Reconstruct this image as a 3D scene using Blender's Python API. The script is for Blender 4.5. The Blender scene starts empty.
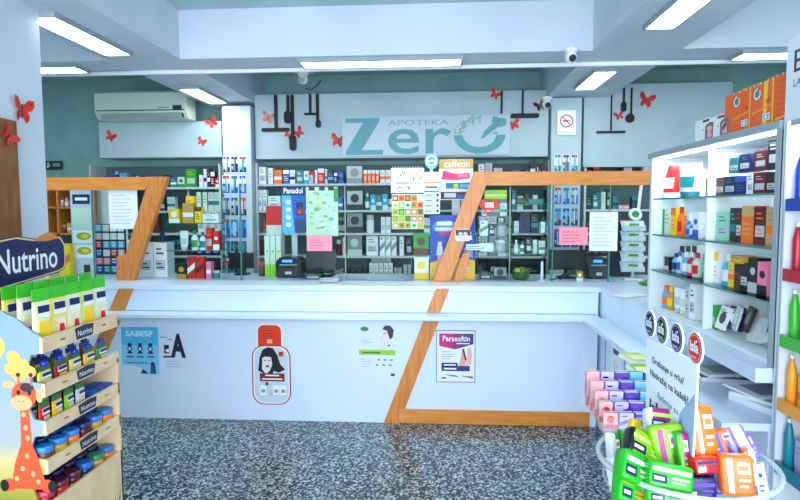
import bpy, math, random
from mathutils import Vector, Matrix
random.seed(7)
SC = bpy.context.scene
COL = SC.collection
# ------------------------------------------------------------------ camera
F = 580.0; CAMH = 1.68
PSI, THE, RHO = 0.065, 0.0706, 0.0035
fw = Vector((-math.sin(PSI)*math.cos(THE), math.cos(PSI)*math.cos(THE), -math.sin(THE)))
rt = Vector((math.cos(PSI), math.sin(PSI), 0)); up = rt.cross(fw)
r2 = rt*math.cos(RHO) - up*math.sin(RHO); u2 = up*math.cos(RHO) + rt*math.sin(RHO)
cd = bpy.data.cameras.new('camera'); cam = bpy.data.objects.new('camera', cd); COL.objects.link(cam)
cd.lens = F/800*36; cd.sensor_width = 36; cd.clip_start = 0.05
M = Matrix((r2, u2, -fw)).transposed().to_4x4(); M.translation = Vector((0, 0, CAMH))
cam.matrix_world = M; SC.camera = cam
# ------------------------------------------------------------------ world, lights, exposure
W = bpy.data.worlds.new('daylight'); SC.world = W; W.use_nodes = True
bg = W.node_tree.nodes['Background']; bg.inputs[0].default_value = (0.80, 0.89, 1.0, 1); bg.inputs[1].default_value = 2.1
SC.view_settings.view_transform = 'Standard'; SC.view_settings.look = 'None'
SC.view_settings.exposure = 0.72; SC.view_settings.gamma = 1
LAMP_E = 13.0
def area(name, loc, rot, sx, sy, power, col=(1, 1, 1)):
    l = bpy.data.lights.new(name, 'AREA'); l.shape = 'RECTANGLE'; l.size = sx; l.size_y = sy; l.energy = power; l.color = col
    o = bpy.data.objects.new(name, l); COL.objects.link(o); o.location = loc; o.rotation_euler = rot; return o
# daylight through the glazed shop front behind the camera
area('shopfront_daylight', (0, -2.4, 1.6), (math.radians(90), 0, 0), 6.0, 2.4, 150, (0.86, 0.93, 1.0))

# ------------------------------------------------------------------ projection helpers (photo point -> place at a known depth)
def ray(px, py): return fw + r2*((px-400)/F) + u2*((250-py)/F)
def P(px, py, Y): d = ray(px, py); t = Y/d.y; return d.x*t, CAMH + d.z*t
def PX(px, py, X): d = ray(px, py); t = X/d.x; return d.y*t, CAMH + d.z*t
# ------------------------------------------------------------------ materials
def lin(c): return tuple(((v/255)/12.92 if v/255 <= 0.04045 else ((v/255+0.055)/1.055)**2.4) for v in c)
PAL = dict(white=(236,242,250), cream=(236,222,196), grey=(140,150,156), silver=(188,198,206), black=(14,15,20), charcoal=(40,44,52),
  navy=(14,30,92), blue=(20,92,200), sky=(90,180,235), teal=(20,130,140), cyan=(30,180,220), green=(36,150,50), lime=(140,215,20), mint=(150,220,190),
  olive=(120,120,50), yellow=(250,205,20), gold=(205,150,50), orange=(250,115,15), red=(215,25,25), maroon=(95,18,28), brown=(100,52,28), pink=(250,130,170),
  magenta=(170,20,130), purple=(85,50,170), violet=(120,100,210), tan=(205,165,110), rose=(235,170,180), pale=(205,222,214), skin=(235,190,160), lilac=(190,180,235))
_m = {}
def mat(c, rough=0.45, metal=0.0, emit=0.0, spec=0.5):
    k = (c, rough, metal, emit)
    if k in _m: return _m[k]
    rgb = lin(PAL[c]) if isinstance(c, str) else lin(c)
    m = bpy.data.materials.new('paint_%s' % (c if isinstance(c, str) else '%d_%d_%d' % c)); m.use_nodes = True
    b = m.node_tree.nodes['Principled BSDF']; b.inputs['Base Color'].default_value = (*rgb, 1)
    b.inputs['Roughness'].default_value = rough; b.inputs['Metallic'].default_value = metal
    if emit:
        b.inputs['Emission Color'].default_value = (*rgb, 1); b.inputs['Emission Strength'].default_value = emit
    m.diffuse_color = (*rgb, 1); _m[k] = m; return m
def noisy(name, c1, c2, scale, rough=0.6, kind='noise', bump=0.0, stretch=(1, 1, 1), ramp=(0.35, 0.65), detail=4):
    m = bpy.data.materials.new(name); m.use_nodes = True; nt = m.node_tree; b = nt.nodes['Principled BSDF']; b.inputs['Roughness'].default_value = rough
    tc = nt.nodes.new('ShaderNodeTexCoord'); mp = nt.nodes.new('ShaderNodeMapping'); mp.inputs['Scale'].default_value = stretch
    nt.links.new(tc.outputs['Object'], mp.inputs[0])
    if kind == 'noise':
        t = nt.nodes.new('ShaderNodeTexNoise'); t.inputs['Scale'].default_value = scale; t.inputs['Detail'].default_value = detail; out = t.outputs['Fac']
    elif kind == 'vor':
        t = nt.nodes.new('ShaderNodeTexVoronoi'); t.inputs['Scale'].default_value = scale; out = t.outputs['Color']
    nt.links.new(mp.outputs[0], t.inputs['Vector'])
    r = nt.nodes.new('ShaderNodeValToRGB'); e = r.color_ramp.elements
    e[0].position, e[1].position = ramp; e[0].color = (*lin(c1), 1); e[1].color = (*lin(c2), 1)
    nt.links.new(out, r.inputs[0]); nt.links.new(r.outputs[0], b.inputs['Base Color'])
    if bump:
        bp = nt.nodes.new('ShaderNodeBump'); bp.inputs['Strength'].default_value = bump; nt.links.new(out, bp.inputs['Height']); nt.links.new(bp.outputs[0], b.inputs['Normal'])
    m.diffuse_color = (*lin(c1), 1); return m
WALL = noisy('teal_wall_paint', (128,172,172), (140,184,184), 3, 0.7)
CEIL = noisy('ceiling_paint', (176,202,204), (186,212,214), 2, 0.65)
BEAMF = noisy('beam_paint', (202,214,230), (210,222,236), 2, 0.6)
PANEL = noisy('bulkhead_paint', (172,196,206), (182,206,216), 2, 0.6)
LACQ = noisy('white_lacquer', (208,226,248), (216,232,252), 1.5, 0.3)
FLOORM = noisy('dark_terrazzo', (16,22,28), (176,194,200), 78, 0.22, 'vor', ramp=(0.40, 0.86))
WOOD = noisy('honey_wood', (194,114,46), (216,138,66), 6, 0.35, stretch=(9, 9, 0.9), bump=0.05)
WOODH = noisy('honey_wood_horizontal', (206,126,50), (224,146,68), 6, 0.35, stretch=(0.9, 9, 9), bump=0.05)
BROWN = noisy('brown_board', (120,72,36), (150,94,50), 5, 0.5, stretch=(6, 6, 1))
CARDB = noisy('cardboard', (218,190,150), (232,206,168), 8, 0.7)
def thinglass(name, tint, fac=0.10, rough=0.02):
    m = bpy.data.materials.new(name); m.use_nodes = True; nt = m.node_tree; nt.nodes.clear()
    o = nt.nodes.new('ShaderNodeOutputMaterial'); mx = nt.nodes.new('ShaderNodeMixShader'); t = nt.nodes.new('ShaderNodeBsdfTransparent'); g = nt.nodes.new('ShaderNodeBsdfGlossy')
    t.inputs[0].default_value = (*tint, 1); g.inputs['Roughness'].default_value = rough
    lw = nt.nodes.new('ShaderNodeLayerWeight'); lw.inputs[0].default_value = fac
    nt.links.new(lw.outputs['Fresnel'], mx.inputs[0]); nt.links.new(t.outputs[0], mx.inputs[1]); nt.links.new(g.outputs[0], mx.inputs[2]); nt.links.new(mx.outputs[0], o.inputs[0])
    m.diffuse_color = (*tint, .3); return m
GLASS = thinglass('clear_glass', (0.93, 0.985, 0.975), 0.05)
GEDGE = mat((70,130,125), 0.15)
def plastic(name, c, alpha, rough=0.15):
    m = bpy.data.materials.new(name); m.use_nodes = True; b = m.node_tree.nodes['Principled BSDF']
    b.inputs['Base Color'].default_value = (*lin(c), 1); b.inputs['Roughness'].default_value = rough; b.inputs['Alpha'].default_value = alpha
    return m
ACRYL = plastic('clear_acrylic', (225,238,245), .13)
ACRYL_OLD = thinglass('clear_acrylic', (0.93, 0.96, 0.98), 0.30, 0.05)
RIM = plastic('acrylic_rim', (205,222,230), .55)
CHROME = mat((180,190,195), 0.25, 1.0)
STEEL = mat((150,168,178), 0.35)
def lampmat(strength, c=(1, 1, 1)):
    m = bpy.data.materials.new('lit_diffuser'); m.use_nodes = True; b = m.node_tree.nodes['Principled BSDF']
    b.inputs['Base Color'].default_value = (.9, .9, .9, 1); b.inputs['Emission Color'].default_value = (*c, 1); b.inputs['Emission Strength'].default_value = strength; return m
LAMPM = lampmat(LAMP_E, (0.93, 1.0, 0.98)); LEDM = lampmat(5.0, (0.93, 0.98, 1.0))
def grass_mat():
    m = bpy.data.materials.new('printed_meadow'); m.use_nodes = True; nt = m.node_tree; b = nt.nodes['Principled BSDF']; b.inputs['Roughness'].default_value = .5
    tc = nt.nodes.new('ShaderNodeTexCoord'); sp = nt.nodes.new('ShaderNodeSeparateXYZ'); nz = nt.nodes.new('ShaderNodeTexNoise'); nz.inputs['Scale'].default_value = 9
    ad = nt.nodes.new('ShaderNodeMath'); ad.operation = 'MULTIPLY_ADD'; ad.inputs[1].default_value = .10; r = nt.nodes.new('ShaderNodeValToRGB')
    nt.links.new(tc.outputs['Object'], sp.inputs[0]); nt.links.new(tc.outputs['Object'], nz.inputs[0]); nt.links.new(nz.outputs[0], ad.inputs[0]); nt.links.new(sp.outputs['Z'], ad.inputs[2])
    dv = nt.nodes.new('ShaderNodeMath'); dv.operation = 'MULTIPLY'; dv.inputs[1].default_value = .6667; nt.links.new(ad.outputs[0], dv.inputs[0]); nt.links.new(dv.outputs[0], r.inputs[0]); e = r.color_ramp.elements
    e[0].position = .37; e[0].color = (*lin((96,116,30)), 1); e[1].position = .92; e[1].color = (*lin((126,158,178)), 1)
    for p, c in ((.46, (170,160,60)), (.52, (200,184,120)), (.56, (160,168,166)), (.70, (140,160,172))):
        x = r.color_ramp.elements.new(p); x.color = (*lin(c), 1)
    nt.links.new(r.outputs[0], b.inputs['Base Color']); return m
MEADOW = grass_mat()
# ------------------------------------------------------------------ mesh builder
_txt = {}
def text_tris(s, bold=0.0):
    k = (s, bold)
    if k in _txt: return _txt[k]
    c = bpy.data.curves.new('t', 'FONT'); c.body = s; c.size = 1; c.offset = bold; c.resolution_u = 3
    o = bpy.data.objects.new('t', c); COL.objects.link(o)
    dg = bpy.context.evaluated_depsgraph_get(); me = bpy.data.meshes.new_from_object(o.evaluated_get(dg))
    vs = [(v.co.x, v.co.y) for v in me.vertices]; fs = [tuple(p.vertices) for p in me.polygons]
    bpy.data.objects.remove(o); bpy.data.curves.remove(c); bpy.data.meshes.remove(me)
    x0 = min(v[0] for v in vs); x1 = max(v[0] for v in vs); y0 = min(v[1] for v in vs); y1 = max(v[1] for v in vs)
    _txt[k] = ([((v[0]-x0)/(x1-x0), (v[1]-y0)/(y1-y0)) for v in vs], fs); return _txt[k]
class MB:
    def __init__(s): s.v = []; s.f = []; s.mi = []; s.sm = []; s.mats = []; s.T = Matrix(); s.layer = 0
    def m(s, m):
        if isinstance(m, str) or isinstance(m, tuple): m = mat(m)
        if m not in s.mats: s.mats.append(m)
        return s.mats.index(m)
    def add(s, vs, fs, m, smooth=False):
        b = len(s.v); i = s.m(m)
        s.v += [tuple(s.T @ Vector(p)) for p in vs]
        for f in fs: s.f.append(tuple(b+k for k in f)); s.mi.append(i); s.sm.append(smooth)
        return s
    def box(s, x0, x1, y0, y1, z0, z1, m):
        vs = [(x0,y0,z0),(x1,y0,z0),(x1,y1,z0),(x0,y1,z0),(x0,y0,z1),(x1,y0,z1),(x1,y1,z1),(x0,y1,z1)]
        return s.add(vs, [(0,3,2,1),(4,5,6,7),(0,1,5,4),(1,2,6,5),(2,3,7,6),(3,0,4,7)], m)
    def rbox(s, x0, x1, y0, y1, z0, z1, r, m, n=3):   # box with rounded vertical front view corners (in xz), extruded along y
        pts = []
        for cx, cz, a in ((x1-r, z1-r, 0), (x0+r, z1-r, 90), (x0+r, z0+r, 180), (x1-r, z0+r, 270)):
            for k in range(n+1):
                t = math.radians(a+90*k/n); pts.append((cx+r*math.cos(t), cz+r*math.sin(t)))
        return s.prism(pts, y0, y1, m)
    def prism(s, pts, y0, y1, m):                      # polygon in xz (counter clockwise seen from -y), thickness along y
        n = len(pts); vs = [(p[0], y0, p[1]) for p in pts] + [(p[0], y1, p[1]) for p in pts]
        fs = [tuple(range(n)), tuple(range(2*n-1, n-1, -1))] + [((i+1) % n, i, n+i, n+(i+1) % n) for i in range(n)]
        return s.add(vs, fs, m)
    def lathe(s, prof, m, n=14, cx=0, cy=0, sy=1.0, cap=True):
        vs = []; fs = []
        for r, z in prof:
            for k in range(n):
                a = 2*math.pi*k/n; vs.append((cx+r*math.cos(a), cy+sy*r*math.sin(a), z))
        for i in range(len(prof)-1):
            for k in range(n):
                k2 = (k+1) % n; fs.append((i*n+k, i*n+k2, (i+1)*n+k2, (i+1)*n+k))
        s.add(vs, fs, m, True)
        if cap:
            s.add(vs[:n], [tuple(range(n-1, -1, -1))], m); s.add(vs[-n:], [tuple(range(n))], m)
        return s
    def tube(s, path, r, m, n=8, closed=False):
        path = [Vector(p) for p in path]; L = len(path); vs = []; fs = []
        for i, p in enumerate(path):
            a = path[(i-1) % L] if (i > 0 or closed) else p; b = path[(i+1) % L] if (i < L-1 or closed) else p
            d = (b-a).normalized(); q = Vector((0, 0, 1)) if abs(d.z) < .9 else Vector((1, 0, 0))
            x = d.cross(q).normalized(); y = d.cross(x)
            for k in range(n):
                t = 2*math.pi*k/n; vs.append(tuple(p + x*(r*math.cos(t)) + y*(r*math.sin(t))))
        for i in range(L if closed else L-1):
            j = (i+1) % L
            for k in range(n): k2 = (k+1) % n; fs.append((i*n+k, i*n+k2, j*n+k2, j*n+k))
        if not closed: fs += [tuple(range(n-1, -1, -1)), tuple(range((L-1)*n, L*n))]
        return s.add(vs, fs, m, True)
    # printed marks on a front at depth y (facing -y)
    def pr(s, pts, y, m):
        s.layer += 1; yy = y - 0.0004 - 0.00003*s.layer
        return s.add([(p[0], yy, p[1]) for p in pts], [tuple(range(len(pts)))], m)
    def prect(s, x0, x1, z0, z1, y, m): return s.pr([(x0,z0),(x1,z0),(x1,z1),(x0,z1)], y, m)
    def pell(s, cx, cz, rx, rz, y, m, n=20): return s.pr([(cx+rx*math.cos(2*math.pi*k/n), cz+rz*math.sin(2*math.pi*k/n)) for k in range(n)], y, m)
    def ptext(s, t, x0, x1, z0, z1, y, m, bold=0.0):
        vs, fs = text_tris(t, bold); s.layer += 1; yy = y - 0.0006 - 0.00003*s.layer
        return s.add([(x0+(x1-x0)*a, yy, z0+(z1-z0)*b) for a, b in vs], fs, m)
    def plines(s, x0, x1, z0, z1, y, m, n, th=0.35):
        h = (z1-z0)/n
        for k in range(n):
            w = (x1-x0)*(0.62+0.38*((k*37) % 10)/10); s.prect(x0, x0+w, z1-(k+.8)*h, z1-(k+.8)*h+h*th, y, m)
        return s
    def build(s, name, parent=None, loc=None, rz=0.0, rot=None):
        me = bpy.data.meshes.new(name); me.from_pydata(s.v, [], s.f)
        for m in s.mats: me.materials.append(m)
        me.polygons.foreach_set('material_index', s.mi); me.polygons.foreach_set('use_smooth', s.sm); me.update()
        o = bpy.data.objects.new(name, me); COL.objects.link(o)
        if parent: o.parent = parent
        if loc is not None: o.location = loc
        o.rotation_euler = rot if rot else (0, 0, rz)
        return o
def tag(o, label, cat, group=None, kind=None):
    if label: o['label'] = label
    if cat: o['category'] = cat
    if group: o['group'] = group
    if kind: o['kind'] = kind
    return o
def empty(name, label, cat, loc=(0, 0, 0), rz=0, group=None, rot=None):
    o = bpy.data.objects.new(name, None); COL.objects.link(o); o.location = loc; o.rotation_euler = rot if rot else (0, 0, rz); o.empty_display_size = .05
    return tag(o, label, cat, group)
def struct(name, mb, label=None):
    o = mb.build(name); o['kind'] = 'structure'
    if label: o['label'] = label
    return o
H = math.pi/2
# ------------------------------------------------------------------ STRUCTURE
YB, XL, XR = 6.35, -4.6, 3.7
ZB, ZC = 2.78, 3.13                      # beam soffit, coffer ceiling
YF = -2.5
struct('floor', MB().box(XL, XR, YF, YB, -.1, 0, FLOORM))
struct('wall_back', MB().box(XL-.1, XR+.1, YB, YB+.1, 0, ZC+.1, WALL))
struct('wall_left', MB().box(XL-.1, XL, YF, YB, 0, ZC+.1, WALL))
struct('wall_right', MB().box(XR, XR+.1, YF, YB, 0, ZC+.1, WALL))
struct('ceiling', MB().box(XL-.1, XR+.1, YF, YB, ZC, ZC+.1, CEIL))
struct('trim_1', MB().box(-2.42, -1.885, YF, YB, ZB, ZC, BEAMF), 'left ceiling beam running from the shop front to the back wall')
struct('trim_2', MB().box(1.08, 1.69, YF, YB, ZB, ZC, BEAMF), 'right ceiling beam running from the shop front to the back wall')
for n, (a, b) in enumerate(((XL, -2.42), (-1.885, 1.08), (1.69, XR))):
    struct('trim_%d' % (3+n), MB().box(a, b, 4.22, 4.52, ZB, ZC, BEAMF), 'crosswise ceiling beam above the counter')
    struct('trim_%d' % (6+n), MB().box(a, b, 0.6, 0.9, ZB, ZC, BEAMF), 'crosswise ceiling beam nearer the shop front')
# side wall end (pillar) on the left
struct('wall_pillar', MB().box(-2.75, -2.2, 1.9, 3.15, 0, ZB, BEAMF), 'pale pillar on the left behind the baby food stand')
# bulkhead panels over the back shelving
def bulk(n, px0, px1, py0, py1, Y=5.98):
    x0, z0 = P(px0, py1, Y); x1, z1 = P(px1, py0, Y)
    struct('wall_bulkhead_%d' % n, MB().box(x0, x1, Y, YB, z0, z1, PANEL), 'pale bulkhead panel over the back shelves')
    return x0, x1, z0, z1
bulk(1, 100, 221, 121, 158); bulk(2, 256, 549, 90, 159); bulk(3, 583, 733, 82, 167)
def colm(n, px0, px1, pyt, Y=5.9):
    x0, z1 = P(px0, pyt, Y); x1, _ = P(px1, pyt, Y)
    struct('wall_column_%d' % n, MB().box(x0, x1, Y, YB, 0, z1, BEAMF if n == 1 else PANEL), 'narrow pale wall column between shelving bays')
    return x0, x1
CX1 = colm(1, 222, 250, 106); CX2 = colm(2, 552, 582, 98)
# shelving bays along the back wall
SHW = mat((200,212,216), 0.4)
BACKM = mat((84,112,116), .6)
ZR = [P(400, y, 6.0)[1] for y in (183, 210, 233, 256, 281)]
def bay(name, label, px0, px1, zrows, Yf=6.0, backcol=BACKM):
    x0, _ = P(px0, 200, Yf); x1, _ = P(px1, 200, Yf)
    r = empty(name, label, 'shelving', ((x0+x1)/2, Yf, 0)); hw = (x1-x0)/2
    MB().box(-hw, hw, .30, .34, 0.02, 2.16, backcol).build('back_panel', r)
    for sx in (-hw, hw-.02): MB().box(sx, sx+.02, 0, .30, 0.02, 2.16, SHW).build('side_panel', r)
    for z in zrows: MB().box(-hw+.02, hw-.02, 0, .30, z-.022, z, SHW).build('shelf_board', r)
    MB().box(-hw+.02, hw-.02, .02, .30, .02, .80, SHW).build('base_cabinet', r)
    return r
bay('shelving_unit', 'tall back shelving bay left of the white column with toothbrush packs', 90, 221, [P(200, 187, 6.0)[1]] + ZR[1:])
bay('shelving_unit', 'long back shelving bay below the pharmacy name sign', 256, 460, ZR)
bay('shelving_unit', 'back shelving bay behind the diagonal wooden post at centre', 461, 550, ZR)
bay('shelving_unit', 'back shelving bay right of the no smoking column', 584, 745, [P(620, 174, 6.0)[1]] + ZR[1:])
# ------------------------------------------------------------------ ceiling lights
def light(label, x0, x1, y0, y1, group=None):
    r = empty('ceiling_light', label, 'light', ((x0+x1)/2, (y0+y1)/2, ZB), group=group); a = (x1-x0)/2; b = (y1-y0)/2
    fr = MB(); t = .014
    fr.box(-a, a, -b, -b+t, -.03, 0, STEEL).box(-a, a, b-t, b, -.03, 0, STEEL).box(-a, -a+t, -b+t, b-t, -.03, 0, STEEL).box(a-t, a, -b+t, b-t, -.03, 0, STEEL)
    fr.build('frame', r); MB().box(-a+t, a-t, -b+t, b-t, -.024, -.006, LAMPM).build('diffuser', r)
light('lit ceiling light panel on the left beam nearest the viewer', -2.32, -2.12, 3.17, 4.0)
light('lit ceiling light panel on the right beam nearest the viewer', 1.23, 1.42, 2.45, 3.67)
light('lit ceiling light panel on the left beam beside the air conditioner', -2.32, -2.12, 5.12, 5.85)
light('lit ceiling light panel on the right beam above the no smoking notice', 1.23, 1.42, 4.75, 5.45)
light('long lit ceiling light panel on the crossbeam above the counter centre', -1.02, 0.18, 4.27, 4.47)
light('lit crosswise ceiling light panel at the far left by the pillar', -3.9, -2.72, 4.27, 4.47)
light('lit crosswise ceiling light panel at the right above the orange boxes', 2.12, 3.32, 4.27, 4.47)
light('ceiling light panel on the left beam above the entrance', -2.32, -2.12, -1.2, 0.3)
light('ceiling light panel on the right beam above the entrance', 1.23, 1.42, -1.2, 0.3)
tag(MB().box(XL, XR, -.012, .012, -.028, 0, mat('white')).build('ceiling_rail', loc=(0, 4.56, ZB)), 'thin white metal rail crossing the whole ceiling behind the crossbeam', 'rail')
# ------------------------------------------------------------------ security cameras
def seccam(label, px, py, Y, zt, s=1.0, rz=0):
    x, _ = P(px, py, Y); r = empty('security_camera', label, 'camera', (x, Y, zt), rz)
    MB().lathe([(.05*s,0),(.052*s,-.012),(.045*s,-.03*s),(.02*s,-.035*s)][::-1], mat('white')).build('mount', r)
    b = MB(); b.lathe([(.004,-.105*s),(.028*s,-.10*s),(.042*s,-.075*s),(.044*s,-.055*s),(.03*s,-.03*s)], mat('white')); b.build('housing', r)
    MB().lathe([(.004,0),(.024*s,.004),(.026*s,.014)], mat('black', .1)).build('lens', r, loc=(0, -.042*s, -.078*s), rot=(math.radians(90)*1.15, 0, 0))
seccam('white dome security camera hanging behind the ceiling rail near the centre', 303, 80, 5.1, P(303, 72, 5.1)[1], 1.0)
seccam('white dome security camera under the right beam beside the crossbeam', 571, 57, 4.16, ZB, .95)
seccam('small dome security camera at the top of the bulkhead corner', 547, 103, 5.9, P(547, 97, 5.9)[1], 1.1)
x, z = P(303, 76, 5.1)
MB().box(-.09, .09, -.06, .06, 0, ZC-P(303, 72, 5.1)[1], BEAMF).build('junction_box', loc=(x, 5.1, P(303, 72, 5.1)[1]))
tag(bpy.data.objects['junction_box'], 'pale mounting box carrying the central dome camera', 'box')
xa, za = P(305, 88, 5.96); xb, zb = P(322, 80, 5.96)
tag(MB().tube([(0,0,0),(.06,0,-.02),(.13,0,.03),(.17,0,zb-za)], .006, mat('charcoal')).build('cable', loc=(xa, 5.96, za)), 'dark loose cable drooping beside the central security camera', 'cable')
# ------------------------------------------------------------------ air conditioner
x0, z0 = P(95, 119, 5.75); x1, z1 = P(186, 92, 5.75)
r = empty('air_conditioner', 'white wall mounted air conditioner at the upper left', 'air conditioner', ((x0+x1)/2, 5.75, z0)); w = (x1-x0)/2; h = z1-z0
b = MB(); ACW = mat((205,222,214), .35)
prof = [(-.0, .06), (.0, h), (.22, h), (.22, 0), (.05, 0)]
vs = [(-w, y, zz) for y, zz in prof] + [(w, y, zz) for y, zz in prof]
b.add(vs, [(0,1,2,3,4), (9,8,7,6,5)] + [(i, 5+i, 5+(i+1) % 5, (i+1) % 5) for i in range(5)], ACW); b.build('body', r)
MB().box(-w+.02, w-.02, -.006, 0, .075, .085, mat('charcoal')).build('panel_seam', r)
MB().add([(-w+.04,.004,.052),(w-.04,.004,.052),(w-.04,.044,.006),(-w+.04,.044,.006)], [(0,1,2,3)], mat('charcoal')).build('air_outlet', r)
b = MB(); b.add([(-w+.05,-.012,.05),(w-.05,-.012,.05),(w-.05,.03,.0),(-w+.05,.03,.0)], [(0,1,2,3),(3,2,1,0)], ACW); b.build('louver', r)
MB().box(w-.14, w-.05, -.008, 0, .085, .125, mat('charcoal')).build('display_window', r)
MB().prect(w-.30, w-.18, .10, .112, 0, mat('grey')).build('nameplate', r)
MB().box(-w+.12, w-.12, .0, .2, h, h+.02, mat('grey')).build('intake_grille', r)
# ------------------------------------------------------------------ signs on the walls
def card_at(name, label, cat, px0, px1, py0, py1, Y, base, fn=None, th=.004, rnd=0, group=None, tilt=0):
    x0, z0 = P(px0, py1, Y); x1, z1 = P(px1, py0, Y); w = x1-x0; h = z1-z0
    b = MB()
    if rnd: b.rbox(0, w, -th, 0, 0, h, rnd*min(w, h), base)
    else: b.box(0, w, -th, 0, 0, h, base)
    if fn: fn(b, w, h, -th)
    o = b.build(name, loc=(x0, Y, z0), rot=(0, tilt, 0)); return tag(o, label, cat, group)
TL = mat((92,164,176), .5); PSG = mat((188,210,226), .4); LEAF = mat((128,188,164), .5)
def zero(b, w, h, y):
    # letters
    b.pr([(w*.02,h*.84),(w*.02,h*.96),(w*.225,h*.96),(w*.225,h*.88),(w*.118,h*.15),(w*.245,h*.15),(w*.245,h*.03),(w*.02,h*.03),(w*.02,h*.11),(w*.125,h*.84)], y, TL)
    b.ptext('er', w*.275, w*.655, h*.035, h*.68, y, TL, .01)
    b.ptext('APOTEKA', w*.275, w*.64, h*.76, h*.90, y, mat((140,165,172)))
    cx, cz, R, r0 = w*.82, h*.50, h*.47, h*.30
    sx = 1.38
    arc = [(cx+R*sx*math.cos(math.radians(a)), cz+R*math.sin(math.radians(a))) for a in range(180, 361, 12)]
    arc += [(cx+r0*sx*math.cos(math.radians(a)), cz+.0+r0*math.sin(math.radians(a))) for a in range(360, 179, -12)]
    n = 16
    for i in range(n-1):
        b.pr([arc[i], arc[i+1], arc[len(arc)-2-i], arc[len(arc)-1-i]], y, TL)
    b.pr([(cx+h*.02,h*.40),(cx+h*.10,h*.42),(cx+h*.50,h*.72),(cx+h*.40,h*.86),(cx+h*.12,h*.60)], y, TL)
    b.pr([(cx+h*.30,h*.80),(cx+h*.34,h*.97),(cx+h*.52,h*.92),(cx+h*.66,h*.90),(cx+h*.66,h*.74),(cx+h*.50,h*.68)], y, TL)
    rr = random.Random(3)
    for k in range(44):
        a = math.radians(86+92*rr.random()); q = h*(.30+.17*rr.random()); lx, lz = cx+1.38*q*math.cos(a), cz+.02*h+q*math.sin(a); t = rr.random()*3; L = h*.055; S = h*.022
        b.pr([(lx-L*math.cos(t), lz-L*math.sin(t)), (lx+S*math.sin(t), lz-S*math.cos(t)), (lx+L*math.cos(t), lz+L*math.sin(t)), (lx-S*math.sin(t), lz+S*math.cos(t))], y, LEAF)
    b.pr([(cx+h*.30,h*.52),(cx+h*.40,h*.60),(cx+h*.48,h*.56),(cx+h*.44,h*.52)], y, LEAF)
card_at('shop_sign', 'pale blue pharmacy name sign with large teal lettering and mortar emblem', 'sign', 343, 510, 115, 156.5, 5.979, PSG, zero, .03)
def nosmoke(b, w, h, y):
    cx, cz, R = w*.5, h*.56, w*.36; RD = mat((200,30,60))
    n = 20
    for k in range(n):
        a, c = 2*math.pi*k/n, 2*math.pi*(k+1)/n
        b.pr([(cx+R*math.cos(a),cz+R*math.sin(a)),(cx+R*math.cos(c),cz+R*math.sin(c)),(cx+.8*R*math.cos(c),cz+.8*R*math.sin(c)),(cx+.8*R*math.cos(a),cz+.8*R*math.sin(a))], y, RD)
    b.prect(cx-.55*R, cx+.5*R, cz-.1*R, cz+.12*R, y, mat('black')); b.prect(cx+.2*R, cx+.5*R, cz-.1*R, cz+.12*R, y, mat('grey'))
    b.pr([(cx-.62*R,cz+.5*R),(cx-.5*R,cz+.62*R),(cx+.62*R,cz-.5*R),(cx+.5*R,cz-.62*R)], y, RD)
    b.plines(w*.15, w*.85, h*.06, h*.18, y, mat('grey'), 2)
card_at('no_smoking_sign', 'white no smoking notice with red crossed circle on the column', 'sign', 557, 576, 110, 135, 5.88, mat('white'), nosmoke)
def exitf(b, w, h, y):
    G = mat((190,230,210))
    b.pell(w*.25, h*.72, h*.12, h*.12, y, G); b.pr([(w*.18,h*.2),(w*.26,h*.2),(w*.34,h*.6),(w*.2,h*.6)], y, G); b.pr([(w*.34,h*.4),(w*.40,h*.5),(w*.34,h*.6)], y, G)
    b.prect(w*.5, w*.9, h*.62, h*.72, y, G); b.prect(w*.5, w*.9, h*.42, h*.5, y, G)
card_at('exit_sign', 'small dark green emergency exit sign on the far left wall', 'sign', 44, 62, 161, 170, 6.3, mat((10,50,46)), exitf)
# ------------------------------------------------------------------ butterflies and wooden kitchen-tool cutouts
BR = mat((225,38,26), .5); BP = mat((225,140,120), .5)
def butterfly(label, px, py, Y=None, X=None, s=.06, ang=0., m=None, name='butterfly_decoration'):
    m = m or BR
    wing = [(0,0),(.12,.5),(.5,.95),(.95,1.0),(1.0,.6),(.8,.2),(.45,.02),(.62,-.25),(.6,-.62),(.35,-.85),(.12,-.5)]
    if Y is not None: x, z = P(px, py, Y); loc = (x, Y-.004, z); rz = 0
    else: y, z = PX(px, py, X); loc = (X+.004, y, z); rz = H
    r = empty(name, label, 'wall decoration', loc, group=None)
    r.rotation_euler = Matrix.Rotation(rz, 3, 'Z').to_euler() if not ang else (Matrix.Rotation(rz, 3, 'Z') @ Matrix.Rotation(ang, 3, 'Y')).to_euler()
    for sg in (1, -1):
        pts = [(sg*(p[0]*s+.004), -.25*p[0]*s, p[1]*s) for p in wing]; n = len(pts)
        vs = pts + [(p[0], p[1]+.002, p[2]) for p in pts]
        o = list(range(n)) if sg == 1 else list(range(n-1, -1, -1))
        fs = [tuple(o), tuple(n+k for k in reversed(o))] + [(i, (i+1) % n, n+(i+1) % n, n+i) for i in range(n)]
        b = MB(); b.add(vs, fs, m)
        for c in ((.7,.65),(.45,-.45)): b.add([(sg*((c[0]+dx)*s+.004), -.25*(c[0]+dx)*s-.001, (c[1]+dz)*s) for dx, dz in ((-.09,-.09),(.09,-.06),(.06,.12),(-.07,.08))], [(0,1,2,3)], 'maroon')
        b.build('wing', r)
    MB().tube([(0,-.001,-.5*s),(0,-.003,.0),(0,-.001,.5*s)], .06*s, mat('maroon'), 6).build('body', r)
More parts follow.
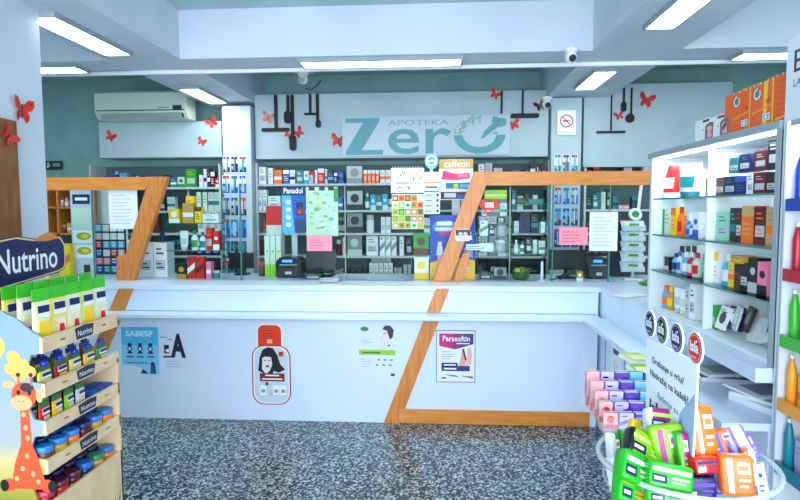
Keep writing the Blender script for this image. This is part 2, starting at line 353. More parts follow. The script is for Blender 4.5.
for lab, px, py, Y, s, a, m in (
  ('red butterfly decoration low on the bulkhead under the air conditioner', 111, 137, 5.98, .055, .5, None),
  ('red butterfly decoration on the bulkhead beside the left column', 213, 123, 5.98, .06, -.5, None),
  ('red butterfly decoration at the lower right of the left bulkhead', 202, 142, 5.98, .045, .4, None),
  ('pale red butterfly decoration above the wide black rolling pin', 268, 118, 5.98, .065, .3, BP),
  ('red butterfly decoration beside the hanging black ladle handle', 299, 133, 5.98, .055, -.7, None),
  ('small red butterfly decoration hidden by the black ladle', 288, 135, 5.98, .04, .5, None),
  ('red butterfly decoration left of the pharmacy name sign', 338, 141, 5.98, .07, .2, None),
  ('red butterfly decoration above the right end of the name sign', 495, 95, 5.98, .05, .5, None),
  ('red butterfly decoration peeking from behind the name sign right edge', 514, 125, 5.98, .055, -.3, None),
  ('dark red butterfly decoration beside the bulkhead corner camera', 540, 106, 5.98, .055, -.4, 'maroon'),
  ('large red butterfly decoration on the right bulkhead', 646, 101, 5.98, .075, .25, None),
  ('small red butterfly decoration below the short black spatula', 619, 116, 5.98, .045, -.3, None)):
    butterfly(lab, px, py, Y=Y, s=s, ang=a, m=mat(m) if isinstance(m, str) else m)
butterfly('large red butterfly decoration on the pale pillar', 21, 111, X=-2.2, s=.07, ang=.1)
butterfly('small red butterfly decoration on the brown board corner', 8, 136, X=-2.16, s=.05, ang=.9)
BK = mat('black', .6)
def tool(name, label, parts, Y=5.98):
    r = None
    xs, zs = P(parts[0][1], parts[0][3], Y); r = empty(name, label, 'wall decoration', (xs, Y-.004, zs))
    for nm, a0, a1, b0, b1 in parts:
        x0, z0 = P(a0, b1, Y); x1, z1 = P(a1, b0, Y)
        w, h = x1-x0, z1-z0; MB().rbox(x0-xs, x1-xs, -.02, 0, z0-zs, z1-zs, .45*min(w, h), BK).build(nm, r)
tool('rolling_pin_decoration', 'black T-shaped kitchen tool cutout at the left end of the central bulkhead', [('handle', 275, 277.5, 95, 129), ('head', 262, 290, 128, 132)])
tool('spatula_decoration', 'black cleaver-like kitchen cutout between T-shaped tool and long ladle', [('handle', 287, 289.5, 95, 112), ('head', 284.5, 292, 111, 124)])
tool('ladle_decoration', 'longest black ladle cutout hanging over the shelves at left of the sign', [('handle', 291.5, 294, 95, 136), ('head', 290, 296.5, 135, 151)])
tool('masher_decoration', 'small black T-shaped kitchen cutout right of the long ladle', [('handle', 309.5, 311.5, 94, 114), ('head', 304.5, 317, 113, 115.5)])
tool('spoon_decoration', 'black spoon cutout right of the small T-shaped cutout', [('handle', 316.5, 319, 94, 121), ('head', 316, 321, 120, 128)])
tool('hook_decoration', 'thin black rod cutout above the right end of the name sign', [('handle', 500.5, 502.5, 91, 114)])
tool('rolling_pin_decoration', 'black T-shaped kitchen cutout right of the thin rod by the name sign', [('handle', 521.5, 523.5, 90, 114), ('head', 510, 539, 113.5, 118.5)])
tool('rolling_pin_decoration', 'black T-shaped kitchen cutout at the left of the right bulkhead', [('handle', 610, 612, 88, 131), ('head', 596, 625, 131, 133.5)])
tool('spatula_decoration', 'short black spatula cutout in the middle of the right bulkhead', [('handle', 622.5, 624.5, 88, 103), ('head', 620.5, 626, 102, 112)])
tool('ladle_decoration', 'black ladle cutout right of the short spatula on the right bulkhead', [('handle', 630, 632, 88, 115), ('head', 625, 634, 114, 123)])
y0, z0 = PX(0, 235, -2.2); y1, z1 = PX(14, 122, -2.2)
tag(MB().box(0, .035, 0, y1-2.4-.03, 0, z1-.9, BROWN).build('notice_board', loc=(-2.199, 2.4, .9)), 'tall brown wooden board mounted on the pale pillar', 'board')

# ------------------------------------------------------------------ MAIN COUNTER
YP = 4.45; ZT = 1.085; LG = .17
XW = P(594, 380, YP)[0]                    # inner corner where the right wing starts
XLc = -3.6
r = empty('counter', 'long white lacquered pharmacy counter with diagonal honey wood stripes', 'counter', (0, YP, 0)); cnt = r
MB().box(XLc, XW+.02, 0, .62, 0, ZT-.04, LACQ).build('front_panel', r)
MB().box(XLc, XW-LG+.17, -LG, 0, .845, .875, LACQ).build('ledge', r)
def stripe(pts_px, Y, y0, y1, nm, parent, m=WOOD):
    pts = [P(a, b, Y) for a, b in pts_px]; MB().prism(pts, y0, y1, m).build(nm, parent)
def seg(xa, ya, xb, yb, y): return xa+(xb-xa)*(y-ya)/(yb-ya)
for tag_, (la, lya, lb, lyb, w) in dict(c=(382.5, 426, 436, 288.5, 13.5), l=(72, 400, 119, 288.5, 15)).items():
    L = lambda y: seg(la, lya, lb, lyb, y)
    stripe([(L(312), 312), (L(312)+w, 312), (L(288.5)+w, 288.5), (L(288.5), 288.5)], YP, -.012, 0, 'wood_stripe', r)
    yb = lya
    if tag_ == 'c': stripe([(L(426), 426), (L(426)+w+2, 426.3), (L(321)+w+2, 321), (L(321), 321)], YP, -.012, 0, 'wood_stripe', r)
    else: stripe([(L(400), 400), (L(400)+w, 400), (L(320)+w, 320), (L(320), 320)], YP, -.012, 0, 'wood_stripe', r)
SEAM = mat((110,130,150), .6)
MB().box(XLc, XW, -.003, 0, .875, .879, SEAM).build('seam', cnt); MB().box(XLc, XW-LG+.17, -LG-.001, -LG, .846, .849, SEAM).build('seam', cnt)
MB().box(XLc, XW, -.002, 0, ZT-.044, ZT-.041, SEAM).build('seam', cnt)
xs, _ = P(399, 420, YP)
MB().box(xs, XW-.03, -.013, 0, .005, .115, WOODH).build('wood_kickboard', r)
# right wing of the counter
XWF = 1.235
wing = empty('counter', 'white right wing of the counter running towards the viewer under the product cabinet', 'counter', (XWF, YP, 0))
MB().box(0, .62, -2.25, .62, 0, .845, LACQ).build('front_panel', wing)
MB().box(0, .62, -1.35, .62, .875, ZT-.04, LACQ).build('upper_band', wing)
MB().box(-LG, 0, -2.25, -LG, .845, .875, LACQ).build('ledge', wing)
MB().box(0, .62, -2.25, .62, .845, .875, LACQ).build('niche_shelf', wing)
MB().box(.45, .62, -2.25, -1.35, .875, ZT-.04, LACQ).build('niche_back', wing)
for yy in (-.16, -.60, -1.1): MB().box(-.006, .0, yy, yy+.012, .05, .80, STEEL).build('panel_trim', wing)
top = MB(); top.box(XLc, XWF+.62, YP, YP+.85, ZT-.04, ZT, LACQ); top.box(XWF, XWF+.62, 3.1, YP, ZT-.04, ZT, LACQ); top.box(XWF-.055, XWF+.62, 2.2, 3.1, ZT-.055, ZT, LACQ)
tag(top.build('worktop'), 'continuous white worktop along the counter and its right wing', 'worktop')
# ------------------------------------------------------------------ glass screens
YS = 4.75
def screen(label, rail_px, post_px, panes):
    r = empty('glass_screen', label, 'screen', (0, YS, ZT))
    def pp(a, b): x, z = P(a, b, YS); return x, max(z-ZT, .001)
    for k, (nm, pts, y0, y1, m) in enumerate(rail_px + post_px):
        MB().prism([pp(*q) for q in pts], y0, y1, m).build(nm, r)
    for (a0, a1) in panes:
        x0, _ = P(a0, 230, YS); x1, _ = P(a1, 230, YS); zt = P(400, 183, YS)[1]-ZT
        MB().box(x0, x1, .012, .020, 0.002, zt, GLASS).build('glass_pane', r)
    for (a0, a1) in panes[:-1]:
        x1, _ = P(a1, 230, YS); MB().box(x1-.004, x1+.004, .008, .024, 0, P(400, 183, YS)[1]-ZT, GEDGE).build('pane_joint', r)
    return r
screen('left glass counter screen with wooden top rail and slanted post',
  [('top_rail', [(30,190.5),(146,190),(152,177),(30,178)], -.02, .03, WOODH)],
  [('slanted_post', [(120,281),(136,281),(169.5,177),(152,177)], -.04, .02, WOOD), ('short_wood_piece', [(119,281),(128,281),(133,253),(119,256)], -.035, .015, WOOD)],  # second prism is a short wood piece beside the post
  [(40, 92), (92, 150)])
screen('clear glass counter screen between the two slanted wooden posts', [], [], [(165, 240), (240, 345), (345, 440)])
screen('right glass counter screen with long orange wooden top rail and slanted post',
  [('top_rail', [(481,185.5),(649,185),(649,171),(490,172)], -.02, .03, WOODH)],
  [('slanted_post', [(433,281),(449.5,281),(491,172),(474,172)], -.04, .02, WOOD), ('short_wood_piece', [(453,281),(461,281),(471,251),(463,253)], -.02, .02, WOOD)],  # short wood piece again, right of this post
  [(470, 510), (510, 553), (553, 610), (610, 640)])
# ------------------------------------------------------------------ product kit
def carton(w, h, d, c, band, style=0, logo=None):
    def go(b):
        c2 = band; y = -d/2
        b.box(-w/2, w/2, -d/2, d/2, 0, h, c)
        if style == 0: b.prect(-w/2, w/2, h*.30, h*.52, y, c2); b.plines(-w*.36, w*.36, h*.62, h*.9, y, mat('grey'), 2)
        elif style == 1: b.prect(-w/2, w/2, 0, h*.3, y, c2); b.pell(0, h*.62, w*.28, w*.28, y, c2); 
        elif style == 2: b.prect(-w/2, -w*.2, 0, h, y, c2); b.plines(-w*.1, w*.4, h*.4, h*.85, y, mat('grey'), 3)
        elif style == 3: b.prect(-w/2, w/2, h*.72, h, y, c2); b.plines(-w*.36, w*.36, h*.2, h*.6, y, c2, 3)
        elif style == 4: b.prect(-w*.36, w*.36, h*.2, h*.5, y, mat('silver')); b.plines(-w*.3, w*.3, h*.24, h*.46, y, c2, 2); b.plines(-w*.3, w*.3, h*.65, h*.9, y, c2, 2)
        elif style == 5: b.pr([(-w/2,h*.2),(w/2,h*.5),(w/2,h*.75),(-w/2,h*.45)], y, c2); b.plines(-w*.36, w*.3, h*.8, h*.95, y, mat('black'), 1)
    return go
KW = dict(box='carton', btl='bottle', tube='tube', jar='jar', pch='pouch', dark='gadget')
BAND = ['band', 'dot', 'edge strip', 'top strip', 'label', 'slash']
def product(kind, c, c2, w, h, d, loc, rz=0, style=0, small=True, rot=None):
    mc, m2 = mat(c), mat(c2)
    if kind == 'box':
        b = MB(); carton(w, h, d, mc, m2, style)(b); return b.build('carton', loc=loc, rz=rz, rot=rot)
    if kind == 'btl':
        r = w/2; b = MB(); b.lathe([(r*.9,0),(r,h*.02),(r,h*.60),(r*.8,h*.68),(r*.4,h*.74),(r*.4,h*.80)], mc, 12, sy=min(1, d/w if d < w else 1))
        vs = []; n = 7
        for zz in (h*.14, h*.5):
            for k in range(n): a = math.radians(-150+120*k/(n-1)); vs.append((r*1.015*math.cos(a), r*1.015*math.sin(a)*min(1, d/w if d < w else 1), zz))
        b.add(vs, [(k, k+1, n+k+1, n+k) for k in range(n-1)], m2, True)
        if small: b.lathe([(r*.45,h*.78),(r*.45,h*.99),(r*.36,h)], m2, 10); return b.build('bottle', loc=loc, rz=rz, rot=rot)
        o = b.build('bottle', loc=loc, rz=rz, rot=rot); MB().lathe([(r*.45,h*.78),(r*.45,h*.99),(r*.36,h)], m2, 12).build('cap', o); return o
    if kind == 'tube':
        d = min(d, w*.5); b = MB(); n = 12; vs = []; pr = [(.72,.16,1),(.86,.22,.95),(.94,.6,.7),(1,.93,.12),(1,1,.05)]
        for rr, zz, fl in pr:
            for k in range(n): a = 2*math.pi*k/n; vs.append((w/2*rr*math.cos(a), d/2*fl*math.sin(a), h*zz))
        b.add(vs, [(i*n+k, i*n+(k+1) % n, (i+1)*n+(k+1) % n, (i+1)*n+k) for i in range(4) for k in range(n)] + [tuple((4*n)+k for k in range(n))], mc, True)
        yy = -d/2*.97
        b.add([(-w*.3,yy-.001,h*.3),(w*.3,yy-.001,h*.3),(w*.33,-d/2*.72-.002,h*.62),(-w*.33,-d/2*.72-.002,h*.62)], [(0,1,2,3)], m2)
        if small: b.lathe([(w*.34,0),(w*.36,h*.17)], m2, 10); return b.build('tube', loc=loc, rz=rz, rot=rot)
        o = b.build('tube', loc=loc, rz=rz, rot=rot); MB().lathe([(w*.34,0),(w*.37,h*.17)], m2, 12).build('cap', o); return o
    if kind == 'jar':
        b = MB(); r = w/2; b.lathe([(r*.9,0),(r,h*.1),(r,h*.62),(r*.9,h*.72)], mc, 14); b.lathe([(r*.96,h*.74),(r*.98,h*.98),(r*.9,h)], m2, 14); return b.build('jar', loc=loc, rz=rz, rot=rot)
    if kind == 'pch':
        b = MB(); b.prism([(-w/2,0),(w/2,0),(w*.47,h*.5),(w/2,h),(-w/2,h),(-w*.47,h*.5)], -d/2, d/2, mc); b.prect(-w*.4, w*.4, h*.25, h*.6, -d/2, m2); return b.build('pouch', loc=loc, rz=rz, rot=rot)
PLACED = []
def looktext(kind, c, c2, style):
    n = KW.get(kind, kind)
    if kind == 'box': return '%s carton with %s %s' % (c, c2, BAND[style])
    if kind == 'tube': return '%s tube with %s cap' % (c, c2)
    return '%s %s with %s %s' % (c, n, c2, 'cap' if kind == 'btl' else 'lid' if kind == 'jar' else 'front')
def shortlook(kind, c): return '%s %s' % (c, KW.get(kind, kind))
def row(place, Y=None, X=None, ybase=None, z=None, items=(), d=.07, axis='y', small=True, dy=0.0):
    """items: (px0, px1, pytop, kind, colour, colour2, style[, look]); standing on height z, fronts in the plane Y= or X="""
    zz = z
    runs = []
    for i, it in enumerate(items):
        key = (it[3], it[4], it[5], it[6], it[7] if len(it) > 7 else None)
        if runs and runs[-1][0] == key: runs[-1][1].append(i)
        else: runs.append([key, [i]])
    for ri, (key, idx) in enumerate(runs):
        kind, c, c2, st, lk = key
        look = lk or looktext(kind, c, c2, st)
        n = len(idx)
        prev = runs[ri-1][0] if ri else None; nxt = runs[ri+1][0] if ri+1 < len(runs) else None
        sh = lambda k: (k[4] and ' '.join(k[4].split()[:2])) if k[4] else shortlook(k[0], k[1])
        group = None
        look0 = look
        if n > 1: group = 'matching %ss %s' % (shortlook(kind, c), place); look = look + ' in a matching run'
        for i in idx:
            px0, px1, pyt = items[i][:3]
            if Y is not None:
                x0, _ = P(px0, 230, Y); x1, _ = P(px1, 230, Y); zt = P((px0+px1)/2, pyt, Y)[1]
                w = (x1-x0)*.96; h = max(zt-zz, .02); dd = min(d, max(w*.8, .02)) if kind != 'box' else d
                loc = ((x0+x1)/2, Y+dd/2+dy, zz+.0005); rz = 0
            else:
                ya = PX(px0, 250, X)[0]; yb = PX(px1, 250, X)[0]; yc, zt = PX((px0+px1)/2, pyt, X)
                w = (ya-yb)*.95; h = max(zt-zz, .02); dd = min(d, w*.8) if kind != 'box' else d
                loc = (X+dd/2, (ya+yb)/2, zz+.0005); rz = -H+(.55 if kind == 'tube' else .12)
            o = product(kind, c, c2, w, h, dd, loc, rz, st, small)
            PLACED.append((o, look, place, prev and sh(prev), nxt and sh(nxt), group, {'box':'carton','btl':'bottle'}.get(kind, KW.get(kind, kind)), look0))
            tag(o, None, {'box':'carton','btl':'bottle'}.get(kind, KW.get(kind, kind)))
def finish_labels():
    from collections import defaultdict
    def mk(p, lvl):
        o, look, place, pv, nx, g, cat, l0 = p
        if lvl == 0: return '%s %s' % (look, place)
        if lvl == 1: return '%s %s, %s' % (look, place, ('right of %s' % pv) if pv else 'at row start')
        return '%s %s, %s' % (look.replace(' with ', ', '), place, ('between %s and %s' % (pv, nx)) if pv and nx else ('after %s' % pv if pv else 'before %s' % nx if nx else 'alone'))
    gid = {}
    for lvl in (0, 1, 2):
        d = defaultdict(list)
        for k, p in enumerate(PLACED):
            gid.setdefault(k, (id(p), 0))
        pass
    level = [0]*len(PLACED); runkey = [(p[1], p[2], p[3], p[4], p[5]) for p in PLACED]
    for _ in range(3):
        d = defaultdict(set)
        for k, p in enumerate(PLACED): d[mk(p, level[k])].add(runkey[k])
        for k, p in enumerate(PLACED):
            if len(d[mk(p, level[k])]) > 1 and level[k] < 2: level[k] += 1
    cnt = defaultdict(list)
    for k, p in enumerate(PLACED):
        l = mk(p, level[k]); p[0]['label'] = ' '.join(l.split()[:16]); cnt[p[0]['label']].append(p[0])
    for l, os_ in cnt.items():
        if len(os_) > 1:
            for o in os_: o['group'] = l
Bx = 'box'
# ------------------------------------------------------------------ BACK SHELF STOCK (Y = 6.03)
YK = 6.03; zb = [P(200, 187, 6.0)[1]] + ZR[1:]
def R(x0, x1, yt, k, c, c2, st=0, *l): return (x0, x1, yt, k, c, c2, st) + l
def runs(x0, x1, n, yt, k, c, c2, st=0, *l):
    w = (x1-x0)/n; return [R(x0+i*w, x0+(i+1)*w-.4, yt, k, c, c2, st, *l) for i in range(n)]
pl = 'on the left bay top shelf'
row(pl, Y=YK, z=zb[0], items=[R(106,113,176,Bx,'charcoal','blue',3), R(113.5,121,171,'btl','navy','sky'), R(121.5,129,173,Bx,'sky','white',0), R(130,137,178,Bx,'black','grey',4), R(138,146,176,Bx,'charcoal','white',2), R(147,154,177,Bx,'maroon','grey',4),
  R(155,162,178,Bx,'black','teal',0), R(165,171,175,Bx,'charcoal','silver',4), R(172,178,178,Bx,'teal','white',0), R(179,186,177,Bx,'pale','green',1), R(187,198,169,Bx,'green','lime',4,'bright green carton'), R(199,204,175,Bx,'white','navy',2), R(205,208,169,Bx,'white','navy',0), R(208.5,211.5,169,Bx,'navy','white',0), R(212,216,172,Bx,'maroon','white',3), R(216.5,220,178,Bx,'red','white',1)])
pl = 'on the left bay second shelf'
row(pl, Y=YK, z=ZR[1], items=[R(150,158,196,'jar','purple','maroon'), R(160,166,198,Bx,'charcoal','grey',4), R(168,176,197,Bx,'pale','teal',0), R(186,191,190,'btl','white','silver'), *runs(196,208,2,192,Bx,'white','green',2), *runs(209,221,2,192,Bx,'pale','teal',0)])
row('on the left bay third shelf', Y=YK, z=ZR[2], items=[R(150,160,214,'jar','maroon','charcoal'), *runs(198,220,3,213,Bx,'white','grey',4), ])
row('on the left bay fourth shelf', Y=YK, z=ZR[3], items=[*runs(148,165,3,243,Bx,'teal','white',0), *runs(170,194,4,240,Bx,'charcoal','teal',3), *runs(196,220,3,242,Bx,'navy','white',3)])
row('on the left bay lowest shelf', Y=YK, z=ZR[4], items=[*runs(170,220,7,268,Bx,'charcoal','teal',0)])
# papers behind left post
row('behind the left slanted post', Y=4.96, z=ZT, items=[*runs(138,167,2,243,Bx,'white','black',4,'white document box with dark label')], d=.14)
pl = 'on the sign bay top shelf'
row(pl, Y=YK, z=ZR[0], items=[R(260,267,167,Bx,'white','teal',4), R(267.5,274,168,Bx,'white','grey',2), R(275,283,170,Bx,'orange','white',0), R(284,290,170,Bx,'blue','white',3), R(290.5,296,170,Bx,'white','navy',0), R(297,304,170,Bx,'teal','white',4), R(304.5,309.5,171,Bx,'white','cyan',1), R(310,314,172,Bx,'silver','red',3), R(314.5,318,170,Bx,'white','maroon',2), R(318.5,325,168.5,Bx,'red','white',3), R(325.5,328,169,Bx,'pale','teal',0), R(328.5,334,171,Bx,'navy','sky',0), R(334.5,338,173,Bx,'navy','white',3), R(339,344,172,Bx,'blue','navy',0)])
row(pl, Y=YK, z=ZR[0], items=[R(347,363,166,Bx,'silver','grey',1,'square grey picture carton'), *runs(364,380,4,170,Bx,'orange','white',3), *runs(380.5,391,2,170,Bx,'white','orange',0), R(425,432,173,Bx,'white','orange',0), R(432.5,439,173,Bx,'tan','white',3), R(439.5,446,174,Bx,'white','gold',0)])
pl = 'on the sign bay second shelf'
row(pl, Y=YK, z=ZR[1], items=[*runs(258,268,2,190,Bx,'white','grey',4), R(268.5,281,196,Bx,'white','teal',4), R(338,343,197,Bx,'blue','white',0), R(347,363,191,Bx,'silver','charcoal',1,'square grey portrait carton'), R(365,370,193,'btl','teal','white'), R(370.5,376,195,Bx,'cyan','white',1), R(376.5,382,195,Bx,'teal','white',0), R(382.5,388,194,Bx,'cyan','white',1), R(388.5,392,199,Bx,'pale','teal',0)])
pl = 'on the sign bay third shelf'
row(pl, Y=YK, z=ZR[2], items=[R(262,266,217,'btl','teal','red'), *runs(267,282,2,214,Bx,'pale','green',2), *runs(338,344.5,3,217,'btl','maroon','silver'), R(347,363,213,Bx,'grey','charcoal',1,'dark grey portrait carton'), R(366,374,215,'jar','white','silver'), *runs(381,391,2,217,Bx,'white','silver',4), R(424,432,218,Bx,'white','grey',0), R(432.5,436,220,Bx,'pale','teal',0)])
pl = 'on the sign bay fourth shelf'
row(pl, Y=YK, z=ZR[3], items=[R(258,264,240,Bx,'charcoal','maroon',3), R(336,341,240,'jar','maroon','silver'), R(341.5,345,238,Bx,'pale','brown',2), R(347,362,235,Bx,'grey','pale',1,'square pale grey carton'), R(366,378,236,Bx,'white','teal',4), *runs(379.5,397,3,236,Bx,'white','grey',5), R(397.5,404,236,Bx,'white','charcoal',2), R(406,412,237,Bx,'charcoal','grey',4)])
pl = 'on the sign bay lowest shelf'
row(pl, Y=YK, z=ZR[4], items=[*runs(343,367,6,267,'btl','charcoal','brown'), *runs(369,393,5,263,Bx,'white','teal',4), *runs(394,402,2,268,Bx,'silver','teal',0), *runs(403,411,2,265,Bx,'pale','grey',2)])
row('stacked behind the first lowest shelf cartons', Y=YK+.10, z=ZR[4], items=[*runs(371,391,4,258,Bx,'pale','grey',4)])
pl = 'on the middle bay top shelf'
row(pl, Y=YK, z=ZR[0], items=[R(478,484,164,Bx,'white','charcoal',4), R(484.5,492,163,Bx,'silver','charcoal',0), R(493,502,168,'pch','silver','white'), R(504,510,171,Bx,'charcoal','silver',0), R(512,519,170,Bx,'grey','teal',3), R(524,528,169,Bx,'charcoal','white',0), R(529,535,160,'pch','black','white'), R(536,540,167,Bx,'black','silver',2), R(541,547,169,Bx,'charcoal','white',4)])
row('on the middle bay second shelf', Y=YK, z=ZR[1], items=[R(511,516,190,Bx,'teal','white',0), R(517,523,196,Bx,'pale','teal',4), R(524,531,193,Bx,'charcoal','green',0), R(532,538,195,'jar','silver','white'), R(539,547,198,Bx,'teal','charcoal',3)])
row('on the middle bay third shelf', Y=YK, z=ZR[2], items=[*runs(478,497,3,216,Bx,'white','teal',0), R(498,504,218,'jar','silver','white'), R(505,509,217,Bx,'pale','grey',2), *runs(511,530,3,219,Bx,'charcoal','navy',3), *runs(531,548,2,221,Bx,'teal','pale',0)])
row('on the middle bay fourth shelf', Y=YK, z=ZR[3], items=[*runs(476,488,2,236,Bx,'white','charcoal',4), R(489,497,236,Bx,'silver','grey',1), R(498,507,237,Bx,'silver','white',1), *runs(510,548,6,241,Bx,'charcoal','grey',4)])
row('on the middle bay lowest shelf', Y=YK, z=ZR[4], items=[R(476,486,264,Bx,'charcoal','silver',4), R(488,500,262,Bx,'black','silver',1), R(501,509,267,Bx,'charcoal','silver',0), R(517,543,266,Bx,'black','charcoal',0,'long black storage carton')])
zr = P(620, 174, 6.0)[1]
row('on the right bay top shelf', Y=YK, z=zr, items=[R(586,591,170,Bx,'maroon','red',1), R(592,599,167,Bx,'black','red',3), R(600,606,170,Bx,'maroon','white',0), R(610,616,171,Bx,'charcoal','maroon',0), R(621,632,161,Bx,'maroon','red',4,'tall dark red carton'), R(634,640,171,Bx,'white','red',0), R(641,649,163,Bx,'rose','white',1)])
row('on the right bay second shelf', Y=YK, z=ZR[1], items=[R(586,591,196,Bx,'charcoal','teal',0), R(592,598,194,Bx,'teal','white',4), R(599,605,192,Bx,'pale','teal',2), R(606,611,190,Bx,'charcoal','pale',4), R(612,617,197,Bx,'teal','charcoal',0), *runs(618,629,2,205,Bx,'rose','white',0), R(631,637,197,Bx,'charcoal','teal',3)])
row('on the right bay third shelf', Y=YK, z=ZR[2], items=[*runs(586,606,3,221,Bx,'charcoal','maroon',0), *runs(618,640,3,220,Bx,'maroon','red',3)])
row('on the right bay fourth shelf', Y=YK, z=ZR[3], items=[*runs(586,616,4,242,Bx,'black','grey',3), *runs(622,640,3,240,Bx,'charcoal','teal',3)])
# ------------------------------------------------------------------ blister packs on the columns
def packs(cols, rows_, Y, cA, cB, place, px0, dx):
    for j, (yt, yb, ca, cb, look) in enumerate(rows_):
        for i in range(cols):
            x0, z0 = P(px0+i*dx, yb, Y); x1, z1 = P(px0+i*dx+dx*.86, yt, Y); w = x1-x0; h = z1-z0
            b = MB(); b.rbox(-w/2, w/2, -.003, 0, 0, h, .12*w, mat(ca)); b.prect(-w*.46, w*.46, h*.04, h*(.35+.2*((i+j) % 2)), -.003, mat(cb)); b.prect(-w*.4, w*.4, h*.8, h*.95, -.003, mat(('blue', 'navy', 'red', 'teal')[(i+2*j) % 4]))
            b.box(-w*.10, w*.02, -.012, -.003, h*.1, h*.9, mat(('white', 'sky', 'cyan', 'pale')[(i+j) % 4])); b.box(w*.10, w*.2, -.012, -.003, h*.1, h*.86, mat(('sky', 'white', 'red', 'blue')[(i*2+j) % 4])); b.prect(-w*.42, -w*.2, h*.2, h*.4, -.003, mat('silver'))
            o = b.build('toothbrush_pack', loc=((x0+x1)/2, Y-.002-.004*(j % 2), z0))
            tag(o, '%s toothbrush pack hanging %s %s' % (look, ('at left', 'in the middle', 'at right')[i], place), 'toothbrush pack', 'toothbrush packs %s' % place)
packs(3, [(156,173,'white','navy','topmost white and navy'), (175,194,'white','blue','second row white and blue'), (197,216,'silver','navy','third row silver'), (219,238,'sky','blue','fourth row sky blue'), (241,258,'teal','navy','fifth row teal'), (261,277,'charcoal','teal','lowest dark')], 5.9, 0, 0, 'on the left white column', 223, 8.2)
packs(3, [(154,172,'white','teal','topmost white and teal'), (187,205,'silver','blue','second row silver'), (208,226,'sky','navy','third row sky blue'), (229,247,'blue','navy','fourth row deep blue')], 5.9, 0, 0, 'on the no smoking column', 554, 8.4)
# ------------------------------------------------------------------ GLASS COUNTER SHELVES with stock
def gshelf(label, px0, px1, levels, Y=4.84, dep=.17):
    x0, _ = P(px0, 230, Y); x1, _ = P(px1, 230, Y); r = empty('glass_display_shelf', label, 'shelf', (x0, Y, ZT)); zs = []
    for py in levels:
        z = P((px0+px1)/2, py, Y)[1]; zs.append(z); b = MB(); b.box(0, x1-x0, 0, dep, z-ZT-.006, z-ZT, GLASS); b.box(0, x1-x0, -.001, .003, z-ZT-.006, z-ZT, GEDGE); b.build('glass_board', r)
    zt = max(zs)-ZT+.12
    for xx in (0, x1-x0-.006): MB().box(xx, xx+.006, 0, dep, 0.001, zt, GLASS).build('glass_side', r)
    return zs
za = gshelf('left glass display shelves on the counter with yellow and red packages', 166, 222, (223, 250.5), 4.84)
row('on the left glass shelf upper level', Y=4.87, z=za[0], small=False, items=[R(169,180,209,Bx,'yellow','white',1,'yellow carton with white round picture'), R(183,194,203,Bx,'gold','white',0), R(195,202,207,Bx,'yellow','brown',3)])
row('on the left glass shelf upper level stack', Y=4.90, z=za[0], items=[R(184,193,196,Bx,'yellow','orange',0,'tall yellow carton with orange band')], d=.05, dy=.05)
row('on the left glass shelf upper level', Y=4.87, z=za[0], items=[R(202.5,219,214,Bx,'white','grey',4,'wide white carton with grey round marks')])
row('on the left glass shelf middle level', Y=4.87, z=za[1], small=False, items=[R(178,187,231,'tube','white','silver'), R(190,197,230,'btl','white','green'), R(198,205,232,'btl','white','teal'), R(206,212,228,Bx,'red','orange',4), R(212.5,219,231,Bx,'red','white',1)])
row('on the counter below the left glass shelf', Y=4.87, z=ZT, small=False, items=[R(175,185,264,Bx,'black','gold',1,'black and white carton with gold dot'), R(186,194,257,Bx,'red','white',5), R(194.5,203,257,Bx,'red','maroon',5), R(205,210,262,Bx,'pink','white',0), R(211,218,271,'jar','teal','silver')])
tag(product('btl', 'teal', 'navy', .09, .40, .09, (P(170, 240, 5.02)[0]-.07, 5.02, ZT)), 'tall dark teal bottle behind the left slanted post', 'bottle')
row('on the counter behind the first printer', Y=5.05, z=ZT, items=[R(258,263,262,Bx,'charcoal','red',3), *runs(264,281,3,236,Bx,'pale','lime',1,'tall pale green carton')])
row('on the counter by the red topped carton', Y=5.25, z=ZT, items=[R(266,282,206,Bx,'pale','red',3,'tall pale carton with red top strip')], d=.1)
zc = gshelf('middle glass display shelves right of the central slanted post', 478, 509, (216, 236, 252), 4.86)
row('on the central post glass shelf top level', Y=4.89, z=zc[0], items=[R(482,487,207,Bx,'white','grey',4), R(500,507,203,Bx,'white','teal',0)], d=.06)
row('on the central post glass shelf middle level', Y=4.89, z=zc[1], items=[R(480,488,221,Bx,'white','grey',5), R(489,495,224,Bx,'charcoal','white',4), R(496,507,222,'jar','silver','grey')], d=.06)
row('on the central post glass shelf lower level', Y=4.89, z=zc[2], items=[R(480,494,243,Bx,'white','charcoal',4), R(495,507,240,'jar','silver','white')], d=.06)
row('on the counter below the middle glass shelves', Y=4.9, z=ZT, items=[R(480,492,272,Bx,'charcoal','grey',4), R(494,507,268,Bx,'grey','charcoal',1)], d=.1)
zd = gshelf('right glass display shelves with dark packs beside the green tray', 511, 546, (204, 233, 254), 4.86)
row('on the right glass shelf top level', Y=4.89, z=zd[0], items=[R(516,526,198,Bx,'charcoal','green',0), R(528,543,199,Bx,'teal','green',0)], d=.08)
row('on the right glass shelf middle level', Y=4.89, z=zd[1], items=[R(514,519,221,Bx,'silver','white',4), R(520,530,212,Bx,'navy','black',3), R(531,538,214,Bx,'black','teal',0), R(539,545,222,Bx,'white','teal',2)], d=.07)
row('on the right glass shelf lower level', Y=4.89, z=zd[2], items=[R(514,519,240,'btl','pale','white'), R(520,525,242,'btl','white','teal'), R(526,532,238,Bx,'charcoal','pale',4), R(533,538,240,'jar','pale','white'), R(539,545,241,Bx,'pale','teal',0)], d=.07)
